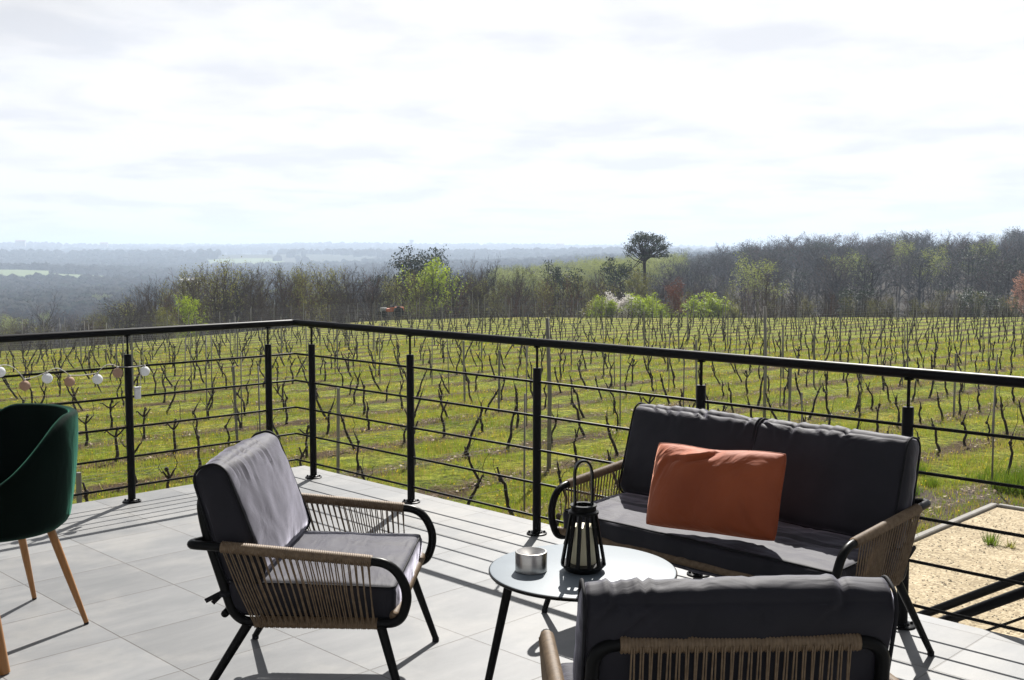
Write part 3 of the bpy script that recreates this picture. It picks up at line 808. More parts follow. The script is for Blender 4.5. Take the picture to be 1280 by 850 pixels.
bp_ = onrail(172, 492) - Vector((left[1].x, left[1].y, 0))
m = MB(); m.box(bp_, (0.018, 0.010, 0.032), Matrix.Rotation(ROT, 3, 'Z'), bev=0.004); m.box(bp_ + Vector((0, 0, 0.037)), (0.021, 0.012, 0.004), Matrix.Rotation(ROT, 3, 'Z'), bev=0.002)
m.build('battery_box', M['plastic_clear'], sl, smooth=False)

# ------------------------------------------------------------------ terrain
def lerp(a, b, t): return a + (b - a) * t
def sstep(a, b, x):
    t = max(0, min(1, (x - a) / (b - a))); return t * t * (3 - 2 * t)
DS = [30, 62, 80, 120, 200, 350, 600, 1000, 1500, 2000, 2500, 3200, 4500, 6000, 9000]
PXS = [-500, 0, 300, 600, 780, 1000, 1280, 1800]
HT = [
 [-3.0, -6.0, -9, -15, -22, -30, -36, -40, -24, -36, -12, -26, 14, 8, -20],
 [-2.8, -5.2, -8.5, -14, -22, -31, -37, -38, -23, -35, -11, -26, 15, 4, -20],
 [-2.4, -4.0, -7.5, -12, -19, -28, -34, -34, -29, -33, -10, -24, 8, 14, -20],
 [-2.25, -3.1, -6.5, -10.5, -17, -18, -24, -27, -24, -30, -11, -22, 11, 17, -20],
 [-2.25, -3.1, -6.0, -10, -15, -14.0, -19, -20, -18, -22, -10, -16, 5, 8, -20],
 [-2.25, -3.1, -5.6, -9.5, -12, -5.5, -9, -14, -14, -14, -10, -8, 0, 3, -20],
 [-2.25, -3.1, -5.4, -9, -10.5, -3.4, -7, -12, -12, -12, -10, -8, -4, 0, -20],
 [-2.25, -3.1, -5.4, -9, -10.5, -2.5, -7, -12, -12, -12, -10, -8, -4, 0, -20]]
def far_z(x, y):
    d = max(30.0, y); px = 640 + F * x / max(y, 1.0)
    px = max(PXS[0], min(PXS[-1] - 1, px)); i = 0
    while i < len(PXS) - 2 and PXS[i + 1] < px: i += 1
    tx = (px - PXS[i]) / (PXS[i + 1] - PXS[i]); tx = tx * tx * (3 - 2 * tx)
    d = min(d, DS[-1] - 1); j = 0
    while j < len(DS) - 2 and DS[j + 1] < d: j += 1
    td = (math.log(d) - math.log(DS[j])) / (math.log(DS[j + 1]) - math.log(DS[j]))
    z = lerp(lerp(HT[i][j], HT[i][j + 1], td), lerp(HT[i + 1][j], HT[i + 1][j + 1], td), tx)
    if d > 250:
        k = min(1, (d - 250) / 1500)
        z += k * 13 * mnoise.noise(Vector((x / 700, y / 1100, 3.3))) + k * 5 * mnoise.noise(Vector((x / 300, y / 300, 9.1)))
    return z
def field_z(x, y):
    return -1.9 - 0.0215 * max(0, y - 17) - 0.030 * max(0, -x - 2) * sstep(17, 45, y) + 0.05 * mnoise.noise(Vector((x / 6, y / 6, 0)))
def yedge(x): return 74 - 24 * sstep(-8, -24, x)
def ground_z(x, y):
    e = yedge(x)
    if y < e: return field_z(x, y)
    zf = field_z(x, y); t = sstep(e, e + 22, y)
    return lerp(zf, far_z(x, max(y, 30)), t)

# ground mesh: radial sheet reaching past the horizon
rows = [-30, -15, -6, 0, 3] + list(np.arange(5, 80, 1.0)) + list(np.exp(np.linspace(math.log(80), math.log(16000), 110)))
V = []; nc = 140
for y in rows:
    yy = max(y, 6.0); half = yy * 0.95 + 18
    for c in range(nc + 1):
        x = -half + 2 * half * c / nc
        V.append((x, y, ground_z(x, max(y, 1)) if y < 9000 else -40))
Fq = [(r * (nc + 1) + c, r * (nc + 1) + c + 1, (r + 1) * (nc + 1) + c + 1, (r + 1) * (nc + 1) + c) for r in range(len(rows) - 1) for c in range(nc)]
def ground_mat():
    m, nt, b = new_mat('meadow_ground')
    tc = N(nt, 'ShaderNodeTexCoord')
    sep = N(nt, 'ShaderNodeSeparateXYZ'); nt.links.new(tc.outputs['Object'], sep.inputs[0])
    def nz(scale, det=5, rough=.6, vec=None):
        n = N(nt, 'ShaderNodeTexNoise', Scale=scale, Detail=det, Roughness=rough); nt.links.new(vec or tc.outputs['Object'], n.inputs['Vector']); return n.outputs['Fac']
    def mixc(f, a, bb):
        x = N(nt, 'ShaderNodeMix', data_type='RGBA')
        if hasattr(f, 'links'): nt.links.new(f, x.inputs[0])
        else: x.inputs[0].default_value = f
        for i, q in ((6, a), (7, bb)):
            if hasattr(q, 'links'): nt.links.new(q, x.inputs[i])
            else: x.inputs[i].default_value = (*q, 1)
        return x.outputs[2]
    def mr(v, a, bb, lo=0, hi=1):
        n = N(nt, 'ShaderNodeMapRange'); nt.links.new(v, n.inputs['Value'])
        for k, q in (('From Min', a), ('From Max', bb), ('To Min', lo), ('To Max', hi)): n.inputs[k].default_value = q
        return n.outputs[0]
    g1 = ramp(nt, [(0.32, (0.085, 0.13, 0.008)), (0.5, (0.22, 0.30, 0.016)), (0.68, (0.42, 0.39, 0.06))]); nt.links.new(nz(0.55, 7), g1.inputs[0])
    fine = ramp(nt, [(0.38, (0.035, 0.040, 0.008)), (0.60, (0.31, 0.31, 0.055))]); nt.links.new(nz(4, 9, .8), fine.inputs[0])
    grass = mixc(0.45, g1.outputs[0], fine.outputs[0])
    fr = ramp(nt, [(0.40, (0.15, 0.15, 0.11)), (0.50, (0.95, 0.95, 0.95)), (0.60, (1.7, 1.55, 1.45))]); nt.links.new(nz(6.5, 8, .8), fr.inputs[0])
    gm = N(nt, 'ShaderNodeMix', data_type='RGBA', blend_type='MULTIPLY'); gm.inputs[0].default_value = .9; nt.links.new(grass, gm.inputs[6]); nt.links.new(fr.outputs[0], gm.inputs[7]); grass = gm.outputs[2]
    # bare earth and prunings under the rows
    rot = N(nt, 'ShaderNodeMapping'); rot.inputs['Rotation'].default_value = (0, 0, -ROT); nt.links.new(tc.outputs['Object'], rot.inputs[0])
    s2 = N(nt, 'ShaderNodeSeparateXYZ'); nt.links.new(rot.outputs[0], s2.inputs[0])
    a = N(nt, 'ShaderNodeMath', operation='MULTIPLY'); nt.links.new(s2.outputs[1], a.inputs[0]); a.inputs[1].default_value = 2 * math.pi / ROWSP
    ph = N(nt, 'ShaderNodeMath', operation='SUBTRACT'); nt.links.new(a.outputs[0], ph.inputs[0]); ph.inputs[1].default_value = 2 * math.pi * ROW0 / ROWSP
    cs = N(nt, 'ShaderNodeMath', operation='COSINE'); nt.links.new(ph.outputs[0], cs.inputs[0])
    n3 = nz(1.3, 8, .7); ad = N(nt, 'ShaderNodeMath', operation='MULTIPLY_ADD'); nt.links.new(n3, ad.inputs[0]); ad.inputs[1].default_value = 5.5; nt.links.new(cs.outputs[0], ad.inputs[2])
    soilm = mr(ad.outputs[0], 2.7, 3.7)
    soil = ramp(nt, [(0.35, (0.040, 0.026, 0.012)), (0.7, (0.17, 0.115, 0.055))]); nt.links.new(nz(11, 8, .8), soil.inputs[0])
    near = mixc(soilm, grass, soil.outputs[0])
    # dirt strip round the gravel
    dx = N(nt, 'ShaderNodeVectorMath', operation='DISTANCE'); nt.links.new(tc.outputs['Object'], dx.inputs[0]); dx.inputs[1].default_value = (KCX, KCY, -1.9)
    nn = nz(1.2, 6); dd = N(nt, 'ShaderNodeMath', operation='MULTIPLY_ADD'); nt.links.new(nn, dd.inputs[0]); dd.inputs[1].default_value = 2.5; nt.links.new(dx.outputs['Value'], dd.inputs[2])
    near = mixc(mr(dd.outputs[0], 2.6, 3.1, 1, 0), near, mixc(nz(30, 4), (0.07, 0.055, 0.045), (0.19, 0.155, 0.13)))
    # country beyond: meadows among dark woodland floor
    vo = N(nt, 'ShaderNodeTexVoronoi', Scale=0.0042); nt.links.new(tc.outputs['Object'], vo.inputs['Vector'])
    vr = ramp(nt, [(0.0, (0.035, 0.045, 0.02)), (0.5, (0.03, 0.035, 0.02)), (0.8, (0.045, 0.045, 0.028)), (1.0, (0.05, 0.07, 0.022))]); nt.links.new(vo.outputs['Color'], vr.inputs[0])
    brown = ramp(nt, [(0.35, (0.035, 0.028, 0.02)), (0.7, (0.07, 0.055, 0.035))]); nt.links.new(nz(0.05, 6), brown.inputs[0])
    far = mixc(mr(sep.outputs[1], 500, 800), brown.outputs[0], vr.outputs[0])
    allc = mixc(mr(sep.outputs[1], 76, 92), near, far)
    nt.links.new(allc, b.inputs['Base Color']); b.inputs['Roughness'].default_value = 0.95; b.inputs['Specular IOR Level'].default_value = 0.1
    bp = N(nt, 'ShaderNodeBump', Strength=1.0, Distance=0.16); nt.links.new(nz(9, 8, .8), bp.inputs['Height']); nt.links.new(bp.outputs[0], b.inputs['Normal'])
    return m
ROWSP, ROW0 = 1.8, 0.0
K = at(1246, 636.8, -1.9); KCX, KCY = K.x, K.y
# phase of the rows: one of them starts at the vine rooted at photo point (642, 649)
pv = at(642, 649, -1.9); ROW0 = pv.dot(E1) % ROWSP
M['ground'] = ground_mat()
tag(np_mesh('ground', V, Fq, M['ground'], 4, True), kind='structure')

# gravel court and its kerb
def gq(a, b_, z): return K - E1 * a - E2 * b_ + Vector((0, 0, z - K.z))
m = MB(); n1, n2 = 30, 30
gv = [gq(-0.0 + 16 * i / n1, 0.0 + 16 * j / n2, -1.868) for i in range(n1 + 1) for j in range(n2 + 1)]
# court runs from the kerb corner back under the stairs
m.add(gv, [(i * (n2 + 1) + j, i * (n2 + 1) + j + 1, (i + 1) * (n2 + 1) + j + 1, (i + 1) * (n2 + 1) + j) for i in range(n1) for j in range(n2)])
def gravel_mat():
    m, nt, b = new_mat('gravel'); tc = N(nt, 'ShaderNodeTexCoord')
    vo = N(nt, 'ShaderNodeTexVoronoi', Scale=38); nt.links.new(tc.outputs['Object'], vo.inputs['Vector'])
    rp = ramp(nt, [(0.0, (0.17, 0.13, 0.075)), (0.5, (0.35, 0.285, 0.18)), (1.0, (0.52, 0.46, 0.33))]); nt.links.new(vo.outputs['Color'], rp.inputs[0])
    n = N(nt, 'ShaderNodeTexNoise', Scale=1.6, Detail=8, Roughness=.7); nt.links.new(tc.outputs['Object'], n.inputs['Vector'])
    r2 = ramp(nt, [(0.35, (0.72, 0.68, 0.6)), (0.7, (1.05, 1.02, 0.98))]); nt.links.new(n.outputs['Fac'], r2.inputs[0])
    x = N(nt, 'ShaderNodeMix', data_type='RGBA', blend_type='MULTIPLY'); x.inputs[0].default_value = 1; nt.links.new(rp.outputs[0], x.inputs[6]); nt.links.new(r2.outputs[0], x.inputs[7])
    nt.links.new(x.outputs[2], b.inputs['Base Color']); b.inputs['Roughness'].default_value = .9
    bp = N(nt, 'ShaderNodeBump', Strength=.6, Distance=0.015); nt.links.new(vo.outputs['Distance'], bp.inputs['Height']); bp.invert = True; nt.links.new(bp.outputs[0], b.inputs['Normal'])
    return m
tag(m.build('gravel_court', gravel_mat(), smooth=False), kind='structure')
m = MB(); ez = Matrix.Rotation(math.atan2(E1.y, E1.x), 3, 'Z')
m.box(K - E2 * 8 + E1 * 0.05 + Vector((0, 0, 0.0)), (0.045, 8.05, 0.07), ez, bev=0.012)
kb = m.build('kerb', M['kerb'], smooth=False); tag(kb, kind='structure')
m = MB(); m.box(K - E1 * 8 - Vector((0, 0, 0)) + E2 * 0.05 + E1 * 0.0, (8.0, 0.045, 0.068), ez, bev=0.012)
kb = m.build('kerb', M['kerb'], smooth=False); tag(kb, kind='structure')

# ------------------------------------------------------------------ vines and trellis
rv = random.Random(5)
def gen_vine(kind, seed):
    g = random.Random(seed); mb = MB(); H = g.uniform(0.46, 0.60)
    lean = {'upright': g.uniform(-.05, .05), 'leaning left': g.uniform(-.32, -.2), 'leaning right': g.uniform(.2, .32), 'twisted': g.uniform(-.15, .15), 'forked': g.uniform(-.08, .08), 'stubby': g.uniform(-.1, .1)}[kind]
    if kind == 'stubby': H *= 0.8
    ax = E2; P = []; n = 8; amp = 0.055 if kind == 'twisted' else 0.026; ph = g.uniform(0, 6)
    for i in range(n + 1):
        t = i / n
        P.append(ax * (lean * t + amp * math.sin(ph + t * 6.5) * t + g.uniform(-.008, .008)) + E1 * (g.uniform(-.012, .012) + 0.03 * math.sin(ph * 2 + 5 * t) * t) + Vector((0, 0, H * t - 0.03)))
    mb.tube(P, [0.0255 * (1.3 if i == 0 else 1) * (1 - 0.30 * i / n) * g.uniform(.82, 1.2) for i in range(n + 1)], 7)
    top = P[-1]
    mb.tube([top - Vector((0, 0, .035)), top, top + Vector((0.004, 0, 0.03))], [0.020, 0.031, 0.014], 7)
    arms = {'forked': [-1, 1], 'stubby': [g.choice([-1, 1])], 'upright': [g.choice([-1, 1])], 'leaning left': [-1], 'leaning right': [1], 'twisted': [1, -1]}[kind]
    for s in arms:
        l = g.uniform(.10, .20) if kind == 'forked' else g.uniform(.04, .10)
        b0 = P[-3] if kind == 'forked' else top
        A = [b0, b0 + ax * s * l * .4 + Vector((0, 0, .05)), b0 + ax * s * l * .8 + Vector((0, 0, .12)), b0 + ax * s * l + Vector((0, 0, g.uniform(.09, .16)))]
        mb.tube(A, [0.016, 0.014, 0.012, 0.010], 6)
        if g.random() < .45:
            q = A[-1]; pts = [q]; 
            for k in range(4): q = q + Vector((0, 0, g.uniform(.05, .11))) + ax * g.uniform(-.04, .06) * s + E1 * g.uniform(-.03, .03); pts.append(q)
            mb.tube(pts, [0.006, .0052, .0045, .004, .003], 4, False)
    for k in range(g.randint(0, 2)):
        q = P[g.randint(3, n)]; pts = [q]; d = g.uniform(-1, 1)
        for j in range(4): q = q + Vector((0, 0, g.uniform(.02, .10))) + ax * d * .06 + E1 * g.uniform(-.04, .04); pts.append(q)
        mb.tube(pts, [0.0055, .005, .004, .0035, .0025], 4, False)
    return mb
KINDS_V = ['upright', 'leaning left', 'twisted', 'forked', 'stubby', 'leaning right']
vine_meshes = []
for k in KINDS_V:
    for s in range(3):
        o = gen_vine(k, hash((len(k), s, k[0])) % 1000 if False else (len(k) * 31 + s * 7 + ord(k[0]))).build('grapevine', M['vine_bark']); vine_meshes.append((k, o.data)); bpy.data.objects.remove(o)
VW = [{'upright': 1.2, 'leaning left': 1.7, 'twisted': 1.5, 'forked': .6, 'stubby': 1, 'leaning right': .45}[k] for k, _ in vine_meshes]
# terrace outline used to leave out what the slab hides
def hidden_by_slab(p):
    z = Vector((0, 0, CAMZ)); d = Vector(p) - z
    if d.z >= 0: return False
    t = -CAMZ / d.z
    if t >= 1: return False
    q = z + d * t; rel = q - slab_corner
    return rel.dot(E1) < 0 and rel.dot(E2) < 0
def in_field(x, y): return y < yedge(x) - 1.5 and y > 3
spots = []; rowpts = {}
for ri in range(-30, 60):
    r = ROW0 + ri * ROWSP
    # row: points with E1.p = r
    s = -60 + rv.random()
    while s < 130:
        s += 1.0 * rv.uniform(.9, 1.1)
        p = E1 * (r + rv.uniform(-.05, .05)) + E2 * s
        if not in_field(p.x, p.y): continue
        # keep clear of house, court and their surroundings
        a = slab_corner - p; g_ = K - p
        if a.dot(E1) > -1.4 and a.dot(E2) > -1.4: continue
        if g_.dot(E1) > -1.3 and g_.dot(E2) > -1.3: continue
        z = ground_z(p.x, p.y); px, py = proj((p.x, p.y, z + .5))
        if px < -120 or px > 1400 or py > 1000: continue
        if rv.random() < 0.06: continue
        spots.append((p.x, p.y, z, ri, px, py))
def vis(s):
    return -8 < s[4] < 1288 and s[5] < 850 and not hidden_by_slab((s[0], s[1], s[2] + 0.62))
visible = [s for s in spots if vis(s)]
visible.sort(key=lambda s: s[1])
near_v, far_v = visible[:300], visible[300:]
rowids = sorted({s[3] for s in near_v}); rows_n = {r: i + 1 for i, r in enumerate(rowids)}
byrow = {}
for s in near_v: byrow.setdefault(s[3], []).append(s)
for r, lst in byrow.items():
    lst.sort(key=lambda s: s[4])
    for i, s in enumerate(lst):
        k, me = rv.choices(vine_meshes, VW)[0]
        o = bpy.data.objects.new('grapevine', me); COL.objects.link(o)
        o.location = (s[0], s[1], s[2]); sc = rv.uniform(.88, 1.15); o.scale = (sc, sc, sc * rv.uniform(.92, 1.1)); o.rotation_euler = (0, 0, rv.choice([0, 0, 0]) + rv.uniform(-.35, .35))
        adj = {'upright': 'upright bare vine', 'leaning left': 'left leaning bare vine', 'leaning right': 'right leaning bare vine', 'twisted': 'twisted bare vine', 'forked': 'forked bare vine', 'stubby': 'short bare vine'}[k]
        tag(o, '%s, %s from the left in the %s row behind the gravel corner' % (adj, ordi(i + 1), ordi(rows_n[r])), 'grapevine', 'bare grapevines in rows')
# the many smaller vines further off
VV = []; FF = []; off = 0
arrs = [(np.array([v.co[:] for v in me.vertices]), [tuple(p.vertices) for p in me.polygons]) for _, me in vine_meshes]
mbf = MB()
for s in far_v:
    va, fa = arrs[rv.randrange(len(arrs))]; a = rv.uniform(-.4, .4); sc = rv.uniform(.88, 1.15); ca, sa = math.cos(a) * sc, math.sin(a) * sc
    q = np.stack([va[:, 0] * ca - va[:, 1] * sa + s[0], va[:, 0] * sa + va[:, 1] * ca + s[1], va[:, 2] * sc + s[2]], 1)
    o_ = len(mbf.v); mbf.v.extend(map(tuple, q.tolist())); mbf.f.extend([tuple(i + o_ for i in f) for f in fa]); mbf.mi.extend([0] * len(fa))
fv = mbf.build('distant_vines', M['vine_bark']); tag(fv, 'small dark vine stocks filling the far half of the vineyard', 'grapevine', kind='stuff')
# trellis: one per row, posts and wires as its parts
tr_i = 0
# the tall stakes and the plain posts
pm = MB(); pm.box((0, 0, 0.74), (0.019, 0.019, 0.80), bev=0.004); pob = pm.build('post', M['vine_post'], smooth=False); post_me = pob.data; bpy.data.objects.remove(pob)
pm = MB(); pm.tube([(0, 0, -.1), (0, 0, .8), (0.01, 0, 1.62)], [.0135, .013, .012], 6); pob = pm.build('post', M['vine_post']); post_me2 = pob.data; bpy.data.objects.remove(pob)
TALL = [(955, 527, 2.35), (686, 596, 2.35)]
byrow_all = {}
for s in spots: byrow_all.setdefault(s[3], []).append(s)
trl = []
for ri in sorted(byrow_all):
    lst = sorted(byrow_all[ri], key=lambda s: s[0] * E2.x + s[1] * E2.y)
    if not any(vis(s) for s in lst): continue
    sA = Vector(lst[0][:2] + (0,)).dot(E2) - .5; sB = Vector(lst[-1][:2] + (0,)).dot(E2) + .5
    r = ROW0 + ri * ROWSP; org = E1 * r + E2 * sA
    org.z = ground_z(org.x, org.y); trl.append((ri, r, sA, sB, org))
for n_, (ri, r, sA, sB, org) in enumerate(trl):
    t = empty('vine_trellis', org); tag(t, 'grey posts and thin wires of the %s trellis row counted back from the gravel' % ordi(n_ + 1), 'trellis', 'vine trellis rows')
    s = sA; PS = []
    while s < sB:
        PS.append(s); s += rv.uniform(5.4, 6.8)
    PS.append(sB)
    for s in PS:
        p = E1 * r + E2 * s; z = ground_z(p.x, p.y); px, py = proj((p.x, p.y, z + 1))
        if not (-30 < px < 1310) or hidden_by_slab((p.x, p.y, z + 1.5)): continue
        rel = slab_corner - p
        if rel.dot(E1) > -1 and rel.dot(E2) > -1: continue
        o = bpy.data.objects.new('post', post_me2 if rv.random() < .72 else post_me); COL.objects.link(o); o.parent = t
        o.location = p + Vector((0, 0, z)) - org; o.scale = (1, 1, rv.uniform(.86, 1.08)); o.rotation_euler = (rv.uniform(-.03, .03), rv.uniform(-.03, .03), ROT + rv.uniform(-.1, .1))
    for h in (0.52, 0.95, 1.36):
        w = MB(); pts = []; s = sA
        while s <= sB:
            p = E1 * r + E2 * s; pts.append(p + Vector((0, 0, ground_z(p.x, p.y) + h * 1.0 + 0.01 * math.sin(s * 3))) - org); s += 2.5
        if len(pts) < 2: continue
        w.tube(pts, 0.0017, 3, False); w.build('wire', M['wire'], t)
for i, (px, py, h) in enumerate(TALL):
    p = at(px, py, -2.0); p.z = ground_z(p.x, p.y)
    m = MB(); m.tube([(0, 0, -.1), (0.01, 0, 1.2), (-0.03, 0, h)], [.034, .032, .028], 9); o = m.build('wooden_stake', M['vine_post']); o.location = p
    tag(o, 'tall grey wooden stake rising past the handrail %s' % ('above the sofa' if i == 0 else 'right of the post behind the lantern'), 'stake')

# ------------------------------------------------------------------ grass: blades, weeds, prunings
def blades(name, n, pick, hgt, wid, mats_w, seed, per=5, spread=.05, lean=.5):
    g = np.random.default_rng(seed); V = []; mi = []
    cnt = 0
    while cnt < n:
        x, y, k = pick(g)
        if x is None: continue
        cnt += 1; z = ground_z(x, y)
        m_i = int(g.random() < mats_w)
        for j in range(per):
            a = g.uniform(0, 6.283); h = hgt * g.uniform(.5, 1.3) * k; w = wid * g.uniform(.6, 1.3) * max(1, y / 22); dx, dy = g.normal(0, spread * k, 2); l = g.uniform(0.1, lean) * h; b_ = g.uniform(0, 6.283)
            bx, by = x + dx, y + dy; ca, sa = math.cos(a) * w, math.sin(a) * w
            V += [(bx - ca, by - sa, z - .01), (bx + ca, by + sa, z - .01), (bx + l * math.cos(b_), by + l * math.sin(b_), z + h)]
            mi.append(m_i)
    V = np.array(V); Fq = np.arange(len(V)).reshape(-1, 3)
    return V, Fq, mi
def pick_field(g):
    y = 11.5 + (50 - 11.5) * g.random() ** 1.5; x = (g.random() - .5) * y * 1.0
    p = Vector((x, y, 0)); a = slab_corner - p; k_ = K - p
    if a.dot(E1) > -.2 and a.dot(E2) > -.2: return None, 0, 0
    if k_.dot(E1) > -.15 and k_.dot(E2) > -.15: return None, 0, 0
    f = mnoise.noise(Vector((x * .55, y * .55, 5))) + .6 * mnoise.noise(Vector((x * 1.9, y * 1.9, 5)))
    if f < -0.15 and g.random() < .8: return None, 0, 0
    k = 0.7 + max(0, f) * 1.7
    rr = (p.dot(E1) - ROW0) / ROWSP; rr = abs(rr - round(rr))
    if rr < .14 and g.random() < .5: return None, 0, 0
    return x, y, k * (1.0 + .9 * (g.random() < .10))
M['grass'] = mat('grass_blade', (0.14, 0.21, 0.010), (0.32, 0.34, 0.03), .8, 0.55, trans=0.5, detail=3)
M['grass_dry'] = mat('grass_dry', (0.26, 0.21, 0.04), (0.42, 0.33, 0.09), .8, 0.6, trans=0.45, detail=3)
V, Fq, mi = blades('g', 60000, pick_field, 0.075, 0.0045, .34, 3)
tag(np_mesh('grass', V, Fq, [M['grass'], M['grass_dry']], 3, False, mi), 'short patchy spring grass between the vine rows', 'grass', kind='stuff')
def pick_lush(g):
    t = g.random(); 
    p = (K + E1 * (1.15 + abs(g.normal(0, .35))) + E2 * g.uniform(-9, 1.5)) if t < .7 else (K + E2 * (1.0 + abs(g.normal(0, .5))) - E1 * g.uniform(-2, 5))
    f = mnoise.noise(Vector((p.x * 1.3, p.y * 1.3, 1)))
    if f < .06: return None, 0, 0
    return p.x, p.y, .5 + 2.2 * max(0, f)
M['grass_lush'] = mat('grass_lush', (0.07, 0.13, 0.008), (0.15, 0.21, 0.018), 1.5, 0.5, trans=0.5, detail=3)
V, Fq, mi = blades('g', 2600, pick_lush, 0.16, 0.006, .1, 9, per=9, spread=.05, lean=.7)
tag(np_mesh('weeds', V, Fq, [M['grass_lush'], M['grass']], 3, False, mi), 'lush green weeds along the edge of the gravel court', 'weeds', kind='stuff')
# prunings, dead leaves and small yellow flowers lying in the grass
g = np.random.default_rng(12); V = []; mi = []; cnt = 0
while cnt < 16000:
    x, y, k = pick_field(g)
    if x is None: continue
    p = Vector((x, y, 0)); rr = (p.dot(E1) - ROW0) / ROWSP; rr = rr - round(rr)
    t = g.random()
    if t < .86:
        p = p - E1 * rr * ROWSP * .72; kind = 0
        if g.random() < .25: kind = 2
    else: kind = 1
    x, y = p.x, p.y; z = ground_z(x, y); cnt += 1
    if kind == 0:
        a = g.uniform(0, 6.283); l = g.uniform(.04, .16); w = .004 * max(1, y / 22); zz = z + g.uniform(.015, .05); dz = g.uniform(-.02, .03)
        ux, uy = math.cos(a), math.sin(a)
        V += [(x - ux * l - uy * w, y - uy * l + ux * w, zz), (x - ux * l + uy * w, y - uy * l - ux * w, zz), (x + ux * l, y + uy * l, zz + dz)]
    elif kind == 2:
        a = g.uniform(0, 6.283); w = g.uniform(.015, .035); zz = z + .03
        V += [(x + w * math.cos(a), y + w * math.sin(a), zz), (x + w * math.cos(a + 2), y + w * math.sin(a + 2), zz + g.uniform(0, .03)), (x + w * math.cos(a + 4), y + w * math.sin(a + 4), zz)]
    else:
        w = .011 * max(1, y / 20); zz = z + g.uniform(.05, .10)
        V += [(x - w, y, zz), (x + w, y, zz), (x, y - w * .3, zz + 1.7 * w)]
    mi.append(kind)
M['twig_litter'] = mat('twig_litter', (0.10, 0.055, 0.03), (0.22, 0.14, 0.09), 4, .8)
M['flower_yellow'] = mat('flower_yellow', (0.7, 0.5, 0.02), (0.8, 0.6, 0.04), 4, .6, trans=.3)
M['leaf_litter'] = mat('leaf_litter', (0.20, 0.12, 0.06), (0.42, 0.34, 0.24), 4, .7, trans=.2)
V = np.array(V); tag(np_mesh('prunings', V, np.arange(len(V)).reshape(-1, 3), [M['twig_litter'], M['flower_yellow'], M['leaf_litter']], 3, False, mi), 'pruned twigs, dead leaves and tiny yellow flowers strewn in the grass', 'ground litter', kind='stuff')
g = np.random.default_rng(31); Vp = []; Fp = []
for _ in range(5200):
    p = K - E1 * g.uniform(.05, 5.5) - E2 * g.uniform(.05, 6.5); r_ = g.uniform(.006, .016) * (1 if g.random() < .96 else 1.8); a = g.uniform(0, 6.28); o = len(Vp)
    for k in range(5): Vp.append((p.x + r_ * math.cos(a + k * 1.257) * g.uniform(.7, 1.2), p.y + r_ * math.sin(a + k * 1.257) * g.uniform(.7, 1.2), -1.869))
    Vp.append((p.x, p.y, -1.868 + r_ * g.uniform(.5, .9))); Fp += [(o + k, o + (k + 1) % 5, o + 5) for k in range(5)]
M['pebble'] = mat('pebble', (0.26, 0.21, 0.14), (0.50, 0.44, 0.33), 9, .85, detail=1)
tag(np_mesh('pebbles', Vp, Fp, M['pebble'], 3), 'loose pale pebbles on the gravel court', 'pebbles', kind='stuff')
# tuft growing in the gravel
for i, (px, py, kk) in enumerate([(1239, 680, 1.0), (1262, 684, .6)]):
    p = at(px, py, -1.868); g2 = random.Random(i); m = MB()
    for j in range(90 if i == 0 else 30):
        a = g2.uniform(0, 6.283); rr = g2.uniform(0, .10) * kk; h = g2.uniform(.05, .17) * kk; l = g2.uniform(.02, .10)
        b0 = Vector((rr * math.cos(a), rr * math.sin(a), 0)); tip = b0 + Vector((l * math.cos(a), l * math.sin(a), h)); sd_ = Vector((-math.sin(a), math.cos(a), 0)) * .006
        m.v += [tuple(b0 - sd_), tuple(b0 + sd_), tuple(tip)]; m.f.append((len(m.v) - 3, len(m.v) - 2, len(m.v) - 1)); m.mi.append(0)
    o = m.build('grass_tuft', M['grass_lush'] if i == 0 else M['leaf_olive'], smooth=False); o.location = p
    tag(o, ['green grass tuft growing alone in the gravel', 'small brownish weed in the gravel right of the green tuft'][i], 'weed')

